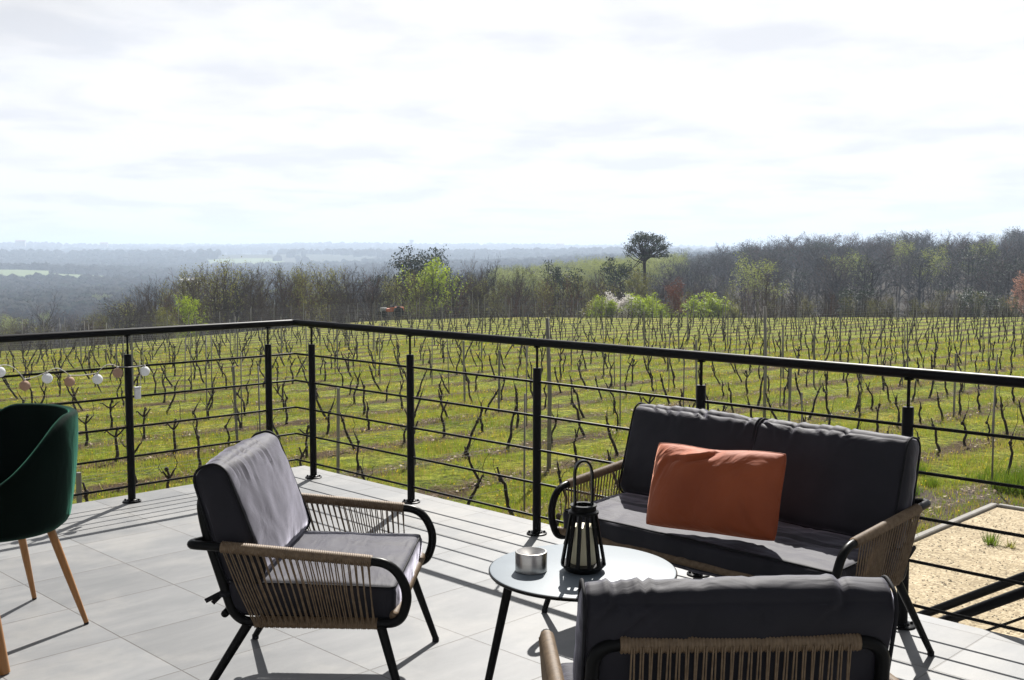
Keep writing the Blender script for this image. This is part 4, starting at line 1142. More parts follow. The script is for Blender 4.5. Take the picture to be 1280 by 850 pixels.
# ------------------------------------------------------------------ trees
def gen_tree(seed, H, kind):
    """returns (bark MB, leaf MB); height H metres, origin at the base"""
    g = random.Random(seed); bark = MB(); leaf = MB()
    tips = []
    def strip(p, q, w):
        d = (q - p); s = d.cross(Vector((g.uniform(-1, 1), g.uniform(-1, 1), g.uniform(-.3, .3)))); s = s.normalized() * w if s.length > 1e-6 else Vector((w, 0, 0))
        o = len(bark.v); bark.v += [tuple(p - s), tuple(p + s), tuple(q)]; bark.f.append((o, o + 1, o + 2)); bark.mi.append(0)
    def branch(p, d, length, rad, lvl, maxl):
        n = 4 if lvl < 2 else 2; P = [p]; dd = d.normalized()
        up = {'pine': 0.0, 'spread': .10}.get(kind, .16)
        for i in range(n):
            dd = (dd + Vector((g.uniform(-.22, .22), g.uniform(-.22, .22), g.uniform(-.1, .2) + up * .6)) * (.55 if lvl else .22)).normalized()
            P.append(P[-1] + dd * length / n)
        if lvl <= 2: bark.tube(P, [rad * (1 - .62 * i / n) for i in range(n + 1)], 5 if lvl == 0 else 4 if lvl == 1 else 3, False)
        if lvl >= maxl:
            tips.append((P[-1], dd)); return
        nchild = {0: 13 if kind != 'pine' else 12, 1: 6, 2: 5}.get(lvl, 4)
        for k in range(nchild):
            t = (0.28 if kind not in ('pine', 'tallpine') else .45 if kind == 'pine' else .60) + (1 - .3 if kind != 'tallpine' else .42) * (k + g.random()) / nchild if lvl == 0 else .25 + .75 * (k + g.random()) / nchild
            t = min(t, .99); i = min(n - 1, int(t * n)); q = P[i].lerp(P[i + 1], t * n - i)
            az = k * 2.4 + g.uniform(-.5, .5); perp = dd.orthogonal().normalized(); perp.rotate(Matrix.Rotation(az, 3, dd))
            ang = g.uniform(.5, .95) if lvl == 0 else g.uniform(.4, .8)
            if kind == 'poplar': ang *= .55
            if kind in ('pine', 'tallpine'): ang = g.uniform(.9, 1.35) if lvl == 0 else g.uniform(.5, .9)
            nd = dd * math.cos(ang) + perp * math.sin(ang)
            L_ = length * ({0: .42 * (1.15 - .55 * t), 1: .48, 2: .5}.get(lvl, .5)) * g.uniform(.75, 1.2)
            if kind == 'spread' and lvl == 0: L_ *= 1.35
            if kind == 'bush' and lvl == 0: L_ *= 1.3
            if lvl + 1 < 3: branch(q, nd, L_, rad * .42 * (1.1 - .4 * t), lvl + 1, maxl)
            else:
                e = q + nd * L_; strip(q, e, TW); tips.append((e, nd))
                if kind in ('bare', 'spread', 'redbare'):
                    for _ in range(2): 
                        q2 = q.lerp(e, g.uniform(.3, .8)); strip(q2, q2 + (nd + Vector((g.uniform(-.7, .7), g.uniform(-.7, .7), g.uniform(-.2, .8)))).normalized() * L_ * .6, TW * .8)
    TW = 0.016
    branch(Vector((0, 0, 0)), Vector((g.uniform(-.05, .05), g.uniform(-.05, .05), 1)), H * (.86 if kind not in ('bush',) else .7), H * .016 if kind != 'pine' else H * .022, 0, 3)
    def quad(c, s, flat=False):
        a = Vector((g.gauss(0, 1), g.gauss(0, 1), g.gauss(0, 1 if not flat else .4))).normalized(); b_ = a.orthogonal().normalized(); b_.rotate(Matrix.Rotation(g.uniform(0, 6), 3, a)); c2 = a.cross(b_)
        o = len(leaf.v); leaf.v += [tuple(c - b_ * s), tuple(c + c2 * s * .6), tuple(c + b_ * s), tuple(c - c2 * s * .6)]; leaf.f.append((o, o + 1, o + 2, o + 3)); leaf.mi.append(0)
    if kind in ('leafy', 'poplar', 'bush', 'redleaf', 'sparse'):
        nper = {'leafy': 9, 'poplar': 6, 'bush': 13, 'redleaf': 9, 'sparse': 3}[kind]; sz = {'bush': .07, 'sparse': .07}.get(kind, .085)
        for (p, d) in tips:
            if g.random() < .12: continue
            for _ in range(nper):
                quad(p - d * g.uniform(0, .5) * H * .06 + Vector((g.gauss(0, 1), g.gauss(0, 1), g.gauss(0, 1))) * H * .022, sz * g.uniform(.6, 1.4) * (H / 9) ** .5)
    if kind in ('pine', 'tallpine'):
        for (p, d) in tips:
            if g.random() < .25: continue
            c = p; rad = H * .028
            for _ in range(15):
                q = c + Vector((g.gauss(0, 1) * rad, g.gauss(0, 1) * rad, g.gauss(0, .45) * rad)); quad(q, .10 * g.uniform(.6, 1.4) * (H / 10) ** .5)
    # scale so that the highest point is exactly H
    zs = max([v[2] for v in bark.v] + [v[2] for v in leaf.v] + [0.1]); k = H / zs
    bark.v = [(v[0] * k, v[1] * k, v[2] * k) for v in bark.v]; leaf.v = [(v[0] * k, v[1] * k, v[2] * k) for v in leaf.v]
    return bark, leaf
cache = {}
def tree_mesh(kind, var, H, barkm, leafm):
    key = (kind, var, barkm, leafm)
    if key not in cache:
        b_, l_ = gen_tree(hash_seed(kind, var), H, kind)
        bo = b_.build('trunk', M[barkm], smooth=False); bm_ = bo.data; bpy.data.objects.remove(bo); lm_ = None
        if l_.f: lo = l_.build('crown', M[leafm], smooth=False); lm_ = lo.data; bpy.data.objects.remove(lo)
        cache[key] = (bm_, lm_, H)
    return cache[key]
def hash_seed(kind, var): return sum(ord(c) * (i + 3) for i, c in enumerate(kind)) * 13 + var * 101
def put_tree(name, label, px, ytop, d, kind, var, barkm='bark_grey', leafm='leaf_spring', wide=1.0, group=None, cat='tree', rz=None, minh=1.5):
    x = (px - 640) / F * d; gz = ground_z(x, d) - .15
    dd = Vector(((px - 640) / F, cp + (425 - ytop) / F * sp_, -sp_ + (425 - ytop) / F * cp)); zt = CAMZ + dd.z / dd.y * d
    H = max(minh, zt - gz)
    bm_, lm_, H0 = tree_mesh(kind, var, 9.0 if kind != 'bush' else 4.0, barkm, leafm)
    s = H / H0; rzz = rz if rz is not None else rt.uniform(0, 6.28)
    if lm_ is None:
        t = bpy.data.objects.new(name, bm_); COL.objects.link(t)
    else:
        t = empty(name, (0, 0, 0)); a = bpy.data.objects.new('trunk', bm_); COL.objects.link(a); a.parent = t
        b_ = bpy.data.objects.new('crown', lm_); COL.objects.link(b_); b_.parent = t
    t.location = (x, d, gz); t.rotation_euler = (0, 0, rzz); t.scale = (s * wide, s * wide, s)
    tag(t, label, cat, group); return t
rt = random.Random(99)
# named, recognisable trees
def umbrella_pine(px, ytop, ybot_crown, d, halfw):
    g = random.Random(17); x = (px - 640) / F * d; gz = ground_z(x, d) - .2
    zy = lambda y: CAMZ + (-sp_ + (425 - y) / F * cp) / (cp + (425 - y) / F * sp_) * d
    zt, zb = zy(ytop) - gz, zy(ybot_crown) - gz; rw = halfw / F * d
    t = empty('pine_tree', (x, d, gz)); tag(t, 'tall umbrella pine with see-through round crown standing above the hedge right of centre', 'tree')
    bark = MB(); leaf = MB(); mid = Vector((0.25, 0, (zt + zb) / 2 - (zt - zb) * .12)); hv = (zt - zb) / 2
    trunk = [Vector((0.5, 0, 0)), Vector((0.25, .1, zb * .5)), Vector((0.0, 0, zb)), mid + Vector((-.1, 0, .2))]
    bark.tube(trunk, [.30, .25, .20, .14], 8)
    cl = []
    for k in range(62):
        a = k * 2.399; e = g.uniform(-.6, 1.0); r = math.sqrt(max(0, 1 - e * e)) * g.uniform(.72, 1.0)
        if e < -.1: r = g.uniform(.55, 1.0)
        q_ = g.uniform(.78, 1.08); c = Vector((mid.x + rw * .9 * q_ * r * math.cos(a), rw * .9 * q_ * r * math.sin(a), (zt + zb) / 2 + hv * .88 * e * g.uniform(.9, 1.05)))
        if g.random() < .05: c.z = zb - g.uniform(.1, .9) * hv; c.x *= 1.25
        cl.append(c)
    for c in cl:
        j = trunk[2].lerp(trunk[3], g.uniform(.0, 1)); m1 = j.lerp(c, .5) + Vector((g.uniform(-.2, .2), g.uniform(-.2, .2), -.15))
        bark.tube([j, m1, c], [.075, .05, .025], 4, False)
        for _ in range(5):
            q = c + Vector((g.gauss(0, .3), g.gauss(0, .3), g.gauss(0, .2))); bark.tube([m1.lerp(c, .5), q], [.025, .01], 3, False)
            for _ in range(17):
                p = q + Vector((g.gauss(0, .19), g.gauss(0, .19), g.gauss(0, .12))); s_ = .085 * g.uniform(.6, 1.3)
                a_ = Vector((g.gauss(0, 1), g.gauss(0, 1), g.gauss(0, 1))).normalized(); b_ = a_.orthogonal().normalized(); c2 = a_.cross(b_); o = len(leaf.v)
                leaf.v += [tuple(p - b_ * s_), tuple(p + c2 * s_ * .6), tuple(p + b_ * s_), tuple(p - c2 * s_ * .6)]; leaf.f.append((o, o + 1, o + 2, o + 3)); leaf.mi.append(0)
    bark.build('trunk', M['bark_dark'], t, smooth=False); leaf.build('crown', M['leaf_dark'], t, smooth=False)
umbrella_pine(805, 290, 330, 135, 31)
put_tree('pine_tree', 'dense dark pine behind the bright green tree left of centre', 518, 306, 122, 'pine', 2, 'bark_dark', 'leaf_dark', .95)
put_tree('pine_tree', 'slimmer dark pine touching the right side of the dense dark pine', 547, 305, 126, 'pine', 3, 'bark_dark', 'leaf_dark', .6)
put_tree('pine_tree', 'short round pine in the brown tree belt left of the umbrella pine', 703, 323, 128, 'pine', 4, 'bark_dark', 'leaf_dark', .8)
put_tree('pine_tree', 'low dark pine beneath the umbrella pine crown', 772, 318, 132, 'pine', 5, 'bark_dark', 'leaf_dark', .7)
put_tree('pine_tree', 'low dark green pine on the hill foot behind the right vineyard', 1070, 355, 118, 'pine', 2, 'bark_dark', 'leaf_dark', 1.2)
put_tree('pine_tree', 'small dark pine near the right end of the vineyard', 1222, 357, 112, 'pine', 4, 'bark_dark', 'leaf_dark', 1.3)
put_tree('green_tree', 'large bright spring green tree in front of the dense dark pine', 545, 319, 106, 'leafy', 1, 'bark_grey', 'leaf_spring', .95)
put_tree('green_tree', 'bright green young tree beside the left tree belt above the handrail', 237, 364, 88, 'leafy', 3, 'bark_grey', 'leaf_spring', .62)
put_tree('green_tree', 'small yellowish green tree left of the bright young tree', 209, 380, 88, 'leafy', 4, 'bark_grey', 'leaf_olive', .8)
put_tree('olive_tree', 'olive green rounded tree below the umbrella pine', 800, 330, 112, 'leafy', 5, 'bark_grey', 'leaf_olive', .8)
put_tree('olive_tree', 'thin tree with light green ivy at the middle of left belt', 373, 330, 118, 'poplar', 6, 'bark_grey', 'leaf_olive', .55)
put_tree('red_tree', 'reddish brown young tree between the two bright green shrubs', 845, 345, 92, 'redleaf', 2, 'bark_red', 'leaf_red', .75)
put_tree('pink_tree', 'pinkish brown budding tree cut by the right picture edge', 1284, 338, 90, 'leafy', 7, 'bark_red', 'leaf_pink', .95)
put_tree('bare_tree', 'tall bare tree with forked crown between the dark pine and round pine', 592, 309, 112, 'bare', 11, 'bark_grey', wide=.5)
put_tree('bare_tree', 'bare tree with bent dark limbs right of the tall forked bare tree', 618, 312, 112, 'bare', 12, 'bark_dark', wide=.5)
put_tree('bare_tree', 'tall greyish bare tree in front of the wooded hill, right of the shrubs', 957, 333, 92, 'bare', 13, 'bark_grey', wide=.9)
put_tree('bare_tree', 'broad bare tree standing alone at the far left over the valley', 55, 362, 100, 'spread', 14, 'bark_grey', wide=.9)
for i, (px, yt, lab, lm) in enumerate([(757, 366, 'bright green shrub at the left end of the shrub row', 'leaf_spring'), (775, 363, 'white blossoming shrub between bright green shrubs', 'blossom'), (800, 364, 'bright green shrub just left of the reddish tree', 'leaf_spring'), (888, 361, 'wide bright green shrub just right of the reddish tree', 'leaf_spring'), (918, 376, 'small olive shrub at the right end of the shrub row', 'leaf_olive'), (745, 372, 'small olive green shrub left of the blossoming shrub', 'leaf_olive'), (820, 368, 'yellow green shrub touching the reddish tree', 'leaf_spring')]):
    put_tree('shrub', lab, px, yt, 86 + i, 'bush', i % 3, 'bark_grey', lm, 1.25 if i != 3 else 1.7, 'shrubs along the vineyard end', 'shrub', minh=1.0)
# belt of bare trees: left of centre and along the foot of the hill
belt = []
prof = [(-60, 395), (0, 392), (40, 396), (90, 398), (130, 372), (180, 346), (215, 339), (245, 326), (285, 320), (320, 324), (345, 329), (372, 327), (400, 330), (430, 324), (460, 326), (500, 332), (560, 330), (600, 326), (640, 332), (680, 334), (720, 338), (760, 340), (780, 345), (850, 352), (900, 352), (980, 350), (1040, 356), (1100, 360), (1180, 362), (1240, 366), (1340, 360)]
def ptop(px):
    for a, b_ in zip(prof, prof[1:]):
        if a[0] <= px <= b_[0]: return lerp(a[1], b_[1], (px - a[0]) / (b_[0] - a[0]))
    return 350
px = -50
while px < 1330:
    for lay in range(3):
        d = (98, 114, 138)[lay] + rt.uniform(-6, 6)
        q = px + rt.uniform(-8, 8)
        yt = ptop(max(-55, min(1330, q))) + rt.uniform(-4, 10) + (6 if lay == 0 else 0)
        if 800 < q < 940 and lay == 0: continue
        belt.append((q, yt, d, lay))
    px += 15
belt.sort()
place_names = [(130, 'far left above the valley'), (250, 'left belt'), (420, 'middle of the left belt'), (560, 'belt left of the bright green tree'), (700, 'belt right of the bright green tree'), (850, 'belt under the umbrella pine'), (1050, 'foot of the wooded hill'), (1400, 'right end of the hill foot')]
kinds_b = ['bare'] * 5 + ['redbare', 'sparse', 'sparse']
cntb = {}
for (q, yt, d, lay) in belt:
    k = rt.choice(kinds_b); pl = next(n for x, n in place_names if q < x)
    dist = ['front', 'middle', 'back'][lay]
    word = {'bare': 'brown leafless tree', 'redbare': 'reddish bare tree', 'sparse': 'sparse olive tree'}[k]
    key = (word, dist, pl); cntb[key] = cntb.get(key, 0) + 1
    lab = '%s, %s rank, %s from left, %s' % (word, dist, ordi(cntb[key]), pl)
    bk = {'bare': rt.choice(['bark_grey', 'bark_grey', 'bark_dark']), 'redbare': 'bark_red', 'sparse': 'bark_grey'}[k]
    put_tree('bare_tree' if k != 'sparse' else 'olive_tree', lab, q, yt, d, k if k != 'redbare' else 'bare', rt.randint(20, 24), bk, 'leaf_olive', rt.uniform(.6, .95), 'trees of the belt beyond the vineyard')
# ------------------------------------------------------------------ woods too dense to count
def mesh_arrays(me):
    v = np.array([x.co[:] for x in me.vertices]); tri = []
    for p in me.polygons:
        i = list(p.vertices)
        for k in range(1, len(i) - 1): tri.append((i[0], i[k], i[k + 1]))
    return v, np.array(tri)
def thin(v, f, keep, rng):
    idx = rng.permutation(len(f))[:int(len(f) * keep)]; f = f[idx]; u, inv = np.unique(f, return_inverse=True); return v[u], inv.reshape(-1, 3)
rg = np.random.default_rng(4)
def wood(name, label, trees, mats, protos):
    Vs = []; Fs = []; Ms = []; o = 0
    for (x, y, z, H, w, pi) in trees:
        alt = rg.choice([0, 0, 3, 4]) if (pi < 4 and protos is PR) else None
        for (v, f, mi_, H0) in protos[pi]:
            if mi_ == 0 and alt is not None: mi_ = int(alt)
            a = rg.uniform(0, 6.283); s = H / H0; ca, sa = math.cos(a) * s * w, math.sin(a) * s * w
            q = np.stack([v[:, 0] * ca - v[:, 1] * sa + x, v[:, 0] * sa + v[:, 1] * ca + y, v[:, 2] * s + z], 1)
            Vs.append(q); Fs.append(f + o); Ms.append(np.full(len(f), mi_)); o += len(q)
    ob = np_mesh(name, np.concatenate(Vs), np.concatenate(Fs), mats, 3, False, np.concatenate(Ms)); tag(ob, label, 'woodland', kind='stuff'); return ob
def proto(kind, var, mi_b, mi_l, keepb=1, keepl=1, H=12.0, fat=1):
    b_, l_ = gen_tree(hash_seed(kind, var) + 7, 9.0, kind); out = []
    bo = b_.build('t', M['bark_grey'], smooth=False); v, f = mesh_arrays(bo.data); bpy.data.objects.remove(bo)
    v, f = thin(v, f, keepb, rg)
    if fat != 1:   # thicker twigs so that far crowns keep their density
        t = v[f]; c = t.mean(1, keepdims=True); e = t - c; L_ = np.linalg.norm(e, axis=2, keepdims=True)
        short = np.linalg.norm(t[:, 1] - t[:, 0], axis=1) < .12
        mid = (t[:, 0] + t[:, 1]) / 2; dlt = (t[:, 1] - t[:, 0]) / 2 * fat
        t[short, 0] = (mid - dlt)[short]; t[short, 1] = (mid + dlt)[short]; v = t.reshape(-1, 3); f = np.arange(len(v)).reshape(-1, 3)
    out.append((v, f, mi_b, 9.0))
    if l_.f:
        lo = l_.build('t', M['leaf_dark'], smooth=False); v, f = mesh_arrays(lo.data); bpy.data.objects.remove(lo); v, f = thin(v, f, keepl, rg)
        if fat != 1:
            pass
        out.append((v, f, mi_l, 9.0))
    return out
M['wood_bare'] = mat('bare_wood', (0.032, 0.024, 0.018), (0.072, 0.054, 0.040), .12, 0.95)
M['wood_pale'] = mat('pale_bare_wood', (0.075, 0.06, 0.052), (0.14, 0.112, 0.095), .12, 0.95)
M['wood_rust'] = mat('budding_wood', (0.07, 0.042, 0.028), (0.13, 0.08, 0.05), .12, 0.95)
M['wood_dark'] = mat('evergreen_wood', (0.018, 0.03, 0.012), (0.04, 0.06, 0.02), .1, 0.8)
M['wood_green'] = mat('spring_wood', (0.19, 0.23, 0.03), (0.33, 0.36, 0.06), .03, 0.8, trans=.3)
mats_w = [M['wood_bare'], M['wood_dark'], M['wood_green'], M['wood_pale'], M['wood_rust']]
PR = [proto('bare', 1, 0, 0, .55, 1, fat=2.0), proto('bare', 2, 0, 0, .55, 1, fat=2.0), proto('spread', 3, 0, 0, .55, 1, fat=2.2), proto('bare', 4, 0, 0, .55, 1, fat=2.0), proto('pine', 5, 0, 1, .3, .3), proto('leafy', 6, 0, 2, .3, .6)]
# hill on the right
trees = []
def scatter(n, px0, px1, d0, d1, H0, H1, mix, power=1.0, cond=None):
    out = []
    for _ in range(n):
        px = rg.uniform(px0, px1); d = d0 + (d1 - d0) * rg.random() ** power; x = (px - 640) / F * d
        if cond and not cond(px, d, x): continue
        H = rg.uniform(H0, H1); r = rg.random(); pi = 4 if r < mix[0] else 5 if r < mix[0] + mix[1] else int(rg.integers(0, 4))
        w = rg.uniform(.85, 1.5) * (1.1 if pi >= 4 else 1)
        out.append((x, d, ground_z(x, d) - .3, H, w, pi))
    return out
trees = scatter(560, 800, 1420, 165, 430, 7.5, 14.0, (.08, .014), .8)
wood('hill_wood', 'leafless brown wood with a few evergreens covering the hill on the right', trees, mats_w, PR)
trees = scatter(330, 620, 850, 260, 480, 11, 15, (.03, .85), .8)
wood('spring_wood', 'pale yellow green wood of young leaves behind the belt at centre', trees, mats_w, PR)
trees = scatter(900, -60, 640, 150, 950, 8, 13, (.06, .07), .75)
wood('valley_wood', 'bluish brown leafless wood filling the valley on the left', trees, mats_w, PR)
# far country: crowns as lumpy clusters
def lump(seed):
    r = np.random.default_rng(seed); V = [(0, 0, 1.0)]; nr, ns = 5, 8
    for i in range(1, nr):
        th = math.pi * i / nr * .62
        for j in range(ns): a = 2 * math.pi * (j + .5 * (i % 2)) / ns; V.append((math.sin(th) * math.cos(a) * .5, math.sin(th) * math.sin(a) * .5, .38 + .60 * math.cos(th)))
    V = np.array(V) ; V += r.normal(0, .055, V.shape); V[-ns:, 2] = -.1
    Fc = [(0, 1 + j, 1 + (j + 1) % ns) for j in range(ns)]
    for i in range(nr - 2):
        for j in range(ns):
            a, b_, c, d_ = 1 + i * ns + j, 1 + i * ns + (j + 1) % ns, 1 + (i + 1) * ns + (j + 1) % ns, 1 + (i + 1) * ns + j
            Fc += [(a, d_, c), (a, c, b_)]
    # loose twig and leaf tufts break the outline
    V = list(V)
    for k in range(16):
        th, a = r.uniform(0, 1.3), r.uniform(0, 6.28); c = np.array([math.sin(th) * math.cos(a) * .5, math.sin(th) * math.sin(a) * .5, .38 + .6 * math.cos(th)]); o = len(V)
        V += [c * (1, 1, .95) + r.normal(0, .03, 3), c + r.normal(0, .03, 3), c * 1.13 + r.normal(0, .03, 3)]; Fc.append((o, o + 1, o + 2))
    return np.array(V), np.array(Fc)
LP_ = [[(*lump(i), (0, 0, 1, 0)[i % 4], 1.0)] for i in range(8)]
def open_land(x, y):
    return mnoise.noise(Vector((x / 420 + 3, y / 620, 1.7)))
def far_trees(n, d0, d1, H0, H1, thr):
    out = []
    for _ in range(n):
        px = rg.uniform(-80, 1400); d = math.exp(rg.uniform(math.log(d0), math.log(d1))); x = (px - 640) / F * d
        if open_land(x, d) > thr and rg.random() < .97: continue
        if any(((x / d - mx_ / my_) * my_ / a_) ** 2 + ((d - my_ + .5 * b_) / (1.5 * b_)) ** 2 < 1 for (mx_, my_, a_, b_) in MEAD): continue
        H = rg.uniform(H0, H1) * (d / 1500) ** .25; w = rg.uniform(.9, 1.6)
        out.append((x, d, ground_z(x, d) - 1, H, w, int(rg.choice([0, 1, 4, 5, 0, 1, 2, 3, 6]))))
    return out
M['far_bare'] = mat('far_canopy', (0.026, 0.026, 0.021), (0.040, 0.038, 0.030), .004, 1.0, spec=0)
M['far_dark'] = mat('far_evergreen', (0.016, 0.022, 0.014), (0.026, 0.034, 0.02), .004, 1.0, spec=0)
FAR_WOOD = lambda: wood('far_woodland', 'hazy blue woodland on the slopes across the valley', far_trees(24000, 560, 6000, 8, 14, .30), [M['far_bare'], M['far_dark']], LP_)

# meadows lying open among the woods across the valley
M['meadow'] = mat('meadow_green', (0.06, 0.095, 0.02), (0.11, 0.15, 0.035), .01, .95)
def on_ground(px, y):
    dv = Vector(((px - 640) / F, cp + (425 - y) / F * sp_, -sp_ + (425 - y) / F * cp)); t = 300
    while t < 5000:
        p = Vector((0, 0, CAMZ)) + dv * (t / dv.y)
        if p.z < ground_z(p.x, p.y): return p
        t *= 1.01
    return None
MEAD = []
for (px, y, w_, l_) in [(10, 336, 60, 110), (85, 341, 75, 70), (170, 346, 75, 60), (262, 349, 60, 50), (300, 321, 50, 60)]:
    p = on_ground(px, y + 8)
    if p: MEAD.append((p.x, p.y, w_ * p.y / 1400, l_ * p.y / 1400))
for i, (x0, y0, a_, b_) in enumerate(MEAD):
    m = MB(); n = 16; vs = []
    for r_ in range(n + 1):
        for k in range(24):
            an = 2 * math.pi * k / 24; q = r_ / n * (1 + .25 * mnoise.noise(Vector((math.cos(an) * 1.5, math.sin(an) * 1.5, i))))
            x, y = x0 + a_ * q * math.cos(an), y0 + b_ * q * math.sin(an); vs.append((x, y, ground_z(x, y) + 2.0))
    m.add(vs, [(r_ * 24 + k, r_ * 24 + (k + 1) % 24, (r_ + 1) * 24 + (k + 1) % 24, (r_ + 1) * 24 + k) for r_ in range(n) for k in range(24)])
    tag(m.build('meadow', M['meadow']), kind='structure')
FAR_WOOD()

# ------------------------------------------------------------------ distant buildings
M['roof_pale'] = mat('pale_roof', (0.30, 0.32, 0.35), (0.36, 0.38, 0.4), 1, .7)
M['wall_pale'] = mat('pale_wall', (0.5, 0.46, 0.4), (0.6, 0.55, 0.48), 1, .9)
M['glass_dark'] = mat('dark_glass', (0.02, 0.025, 0.03), (0.03, 0.035, 0.04), 1, .2)
M['roof_tile'] = mat('clay_roof', (0.25, 0.11, 0.07), (0.34, 0.17, 0.11), 1, .8)
def house(name, label, px, d, w, dp, h, rh, roofm, ztop=None, rz=0.2):
    x = (px - 640) / F * d; z = ground_z(x, d) - .3
    if ztop is not None: z = ztop - h - rh
    t = empty(name, (x, d, z), rz); tag(t, label, 'building')
    m = MB(); m.box((0, 0, h / 2 - 4), (w / 2, dp / 2, h / 2 + 4)); m.build('wall', M['wall_pale'], t, smooth=False)
    m = MB(); a, b_ = w / 2 + .4, dp / 2 + .4
    v = [(-a, -b_, h), (a, -b_, h), (a, b_, h), (-a, b_, h), (-a, 0, h + rh), (a, 0, h + rh)]
    m.add(v, [(0, 1, 5, 4), (2, 3, 4, 5), (0, 4, 3), (1, 2, 5), (0, 3, 2, 1)]); m.build('roof', M[roofm], t, smooth=False)
    for k in range(3):
        m = MB(); m.box(((k - 1) * w * .3, -dp / 2 - .02, h * .55), (.6, .04, .7)); m.build('window', M['glass_dark'], t, smooth=False)
zt = lambda y, d: CAMZ + (-sp_ + (425 - y) / F * cp) / (cp + (425 - y) / F * sp_) * d
house('white_barn', 'distant pale roofed barn showing over the left tree belt', 237, 480, 7.0, 6, 3, 1.1, 'roof_pale', zt(347, 480))
for i, (px, y, d, w, lab) in enumerate([(28, 300, 3600, 30, 'tiny pale farmhouse on the far ridge at the left edge'), (132, 303, 3900, 26, 'tiny clay roofed house on the far ridge left of centre'), (700, 304, 3900, 26, 'tiny clay roofed house on the far ridge left of the umbrella pine')]):
    house('farmhouse', lab, px, d, w, 14, 8, 4, 'roof_tile', zt(y, d))
x = (515 - 640) / F * 3800; t = empty('water_tower', (x, 3800, zt(299.5, 3800) - 26)); tag(t, 'tiny pale water tower on the skyline above the dense dark pine', 'tower')
m = MB(); m.lathe((0, 0, 0), [(4, -30), (3.2, 14), (8, 21)], 16); m.build('shaft', M['wall_pale'], t)
m = MB(); m.lathe((0, 0, 0), [(8.2, 21.05), (8.2, 25.2), (1, 26)], 16); m.build('tank', M['wall_pale'], t)

# small orange farm tractor parked at the end of the field
tx = (490 - 640) / F * 80; tz = max(ground_z(tx, 80), zt(396, 80))
tz = zt(393.5, 80) - 0.0
tr = empty('farm_tractor', (tx, 80, zt(396, 80)), R(100)); tag(tr, 'small orange farm tractor with grey bonnet parked beyond the vine rows', 'tractor')
M['tractor_orange'] = mat('tractor_orange', (0.50, 0.10, 0.03), (0.6, 0.16, 0.05), 4, .5); M['tractor_grey'] = mat('tractor_grey', (0.25, 0.26, 0.27), (0.35, 0.36, 0.37), 4, .5)
m = MB(); m.box((0, -.35, .55), (.24, .50, .17), bev=.05); m.box((0, .25, .50), (.36, .22, .12), bev=.04); m.build('body', M['tractor_orange'], tr, smooth=False)
m = MB(); m.box((0, .62, .52), (.22, .26, .15), bev=.04); m.build('bonnet', M['tractor_grey'], tr, smooth=False)
for (sx, y0, r0) in ((-1, -.45, .38), (1, -.45, .38), (-1, .62, .25), (1, .62, .25)):
    m = MB(); m.tube([(sx * .32, y0, r0), (sx * .50, y0, r0)], r0, 16); m.build('wheel', M['piping'], tr, angle=40)
m = MB(); m.box((0, .0, .76), (.2, .16, .04), bev=.01); m.box((0, -.16, .9), (.2, .03, .14), bev=.01); m.build('seat', M['piping'], tr, smooth=False)

# ------------------------------------------------------------------ the air
hx = MB(); lo_, hi_ = Vector((-9500, -60, -90)), Vector((9500, 13000, 75))
c = (lo_ + hi_) / 2; h = (hi_ - lo_) / 2; hx.box(c, h)
hm = bpy.data.materials.new('haze'); hm.use_nodes = True; hnt = hm.node_tree
for n_ in list(hnt.nodes): hnt.nodes.remove(n_)
ho = hnt.nodes.new('ShaderNodeOutputMaterial'); pvn = hnt.nodes.new('ShaderNodeVolumePrincipled'); pvn.inputs['Color'].default_value = (0.68, 0.81, 1.0, 1); pvn.inputs['Density'].default_value = HAZE; pvn.inputs['Anisotropy'].default_value = 0.2
hnt.links.new(pvn.outputs[0], ho.inputs['Volume'])
tag(hx.build('haze', hm, smooth=False), kind='stuff')

# ------------------------------------------------------------------ light
SUN_EL, SUN_AZ = 45.0, 12.0      # degrees above the horizon / to the right of straight ahead
sd = bpy.data.lights.new('sun', 'SUN'); so_ = bpy.data.objects.new('sun', sd); COL.objects.link(so_)
sd.energy = 5.0; sd.angle = R(0.55); sd.color = (1.0, 0.965, 0.91)
tosun = Vector((math.sin(R(SUN_AZ)) * math.cos(R(SUN_EL)), math.cos(R(SUN_AZ)) * math.cos(R(SUN_EL)), math.sin(R(SUN_EL))))
so_.rotation_euler = tosun.to_track_quat('Z', 'Y').to_euler(); so_.location = (0, 0, 30)
wd = bpy.data.worlds.new('World'); SC.world = wd; wd.use_nodes = True
nt = wd.node_tree; bg = nt.nodes['Background']
sky = nt.nodes.new('ShaderNodeTexSky'); sky.sky_type = 'NISHITA'; sky.sun_disc = False
sky.sun_elevation = R(SUN_EL); sky.sun_rotation = R(SUN_AZ); sky.air_density = 1.0; sky.dust_density = 1.0; sky.ozone_density = 1.0; sky.altitude = 60
# thin broken cloud veil, made of the sky's own brightness
tc = nt.nodes.new('ShaderNodeTexCoord'); sep = nt.nodes.new('ShaderNodeSeparateXYZ'); nt.links.new(tc.outputs['Generated'], sep.inputs[0])
zc = nt.nodes.new('ShaderNodeMath'); zc.operation = 'ADD'; zc.inputs[1].default_value = 0.12; nt.links.new(sep.outputs[2], zc.inputs[0])
dv = nt.nodes.new('ShaderNodeMath'); dv.operation = 'DIVIDE'; nt.links.new(sep.outputs[0], dv.inputs[0]); nt.links.new(zc.outputs[0], dv.inputs[1])
dv2 = nt.nodes.new('ShaderNodeMath'); dv2.operation = 'DIVIDE'; nt.links.new(sep.outputs[1], dv2.inputs[0]); nt.links.new(zc.outputs[0], dv2.inputs[1])
cb = nt.nodes.new('ShaderNodeCombineXYZ'); nt.links.new(dv.outputs[0], cb.inputs[0]); nt.links.new(dv2.outputs[0], cb.inputs[1])
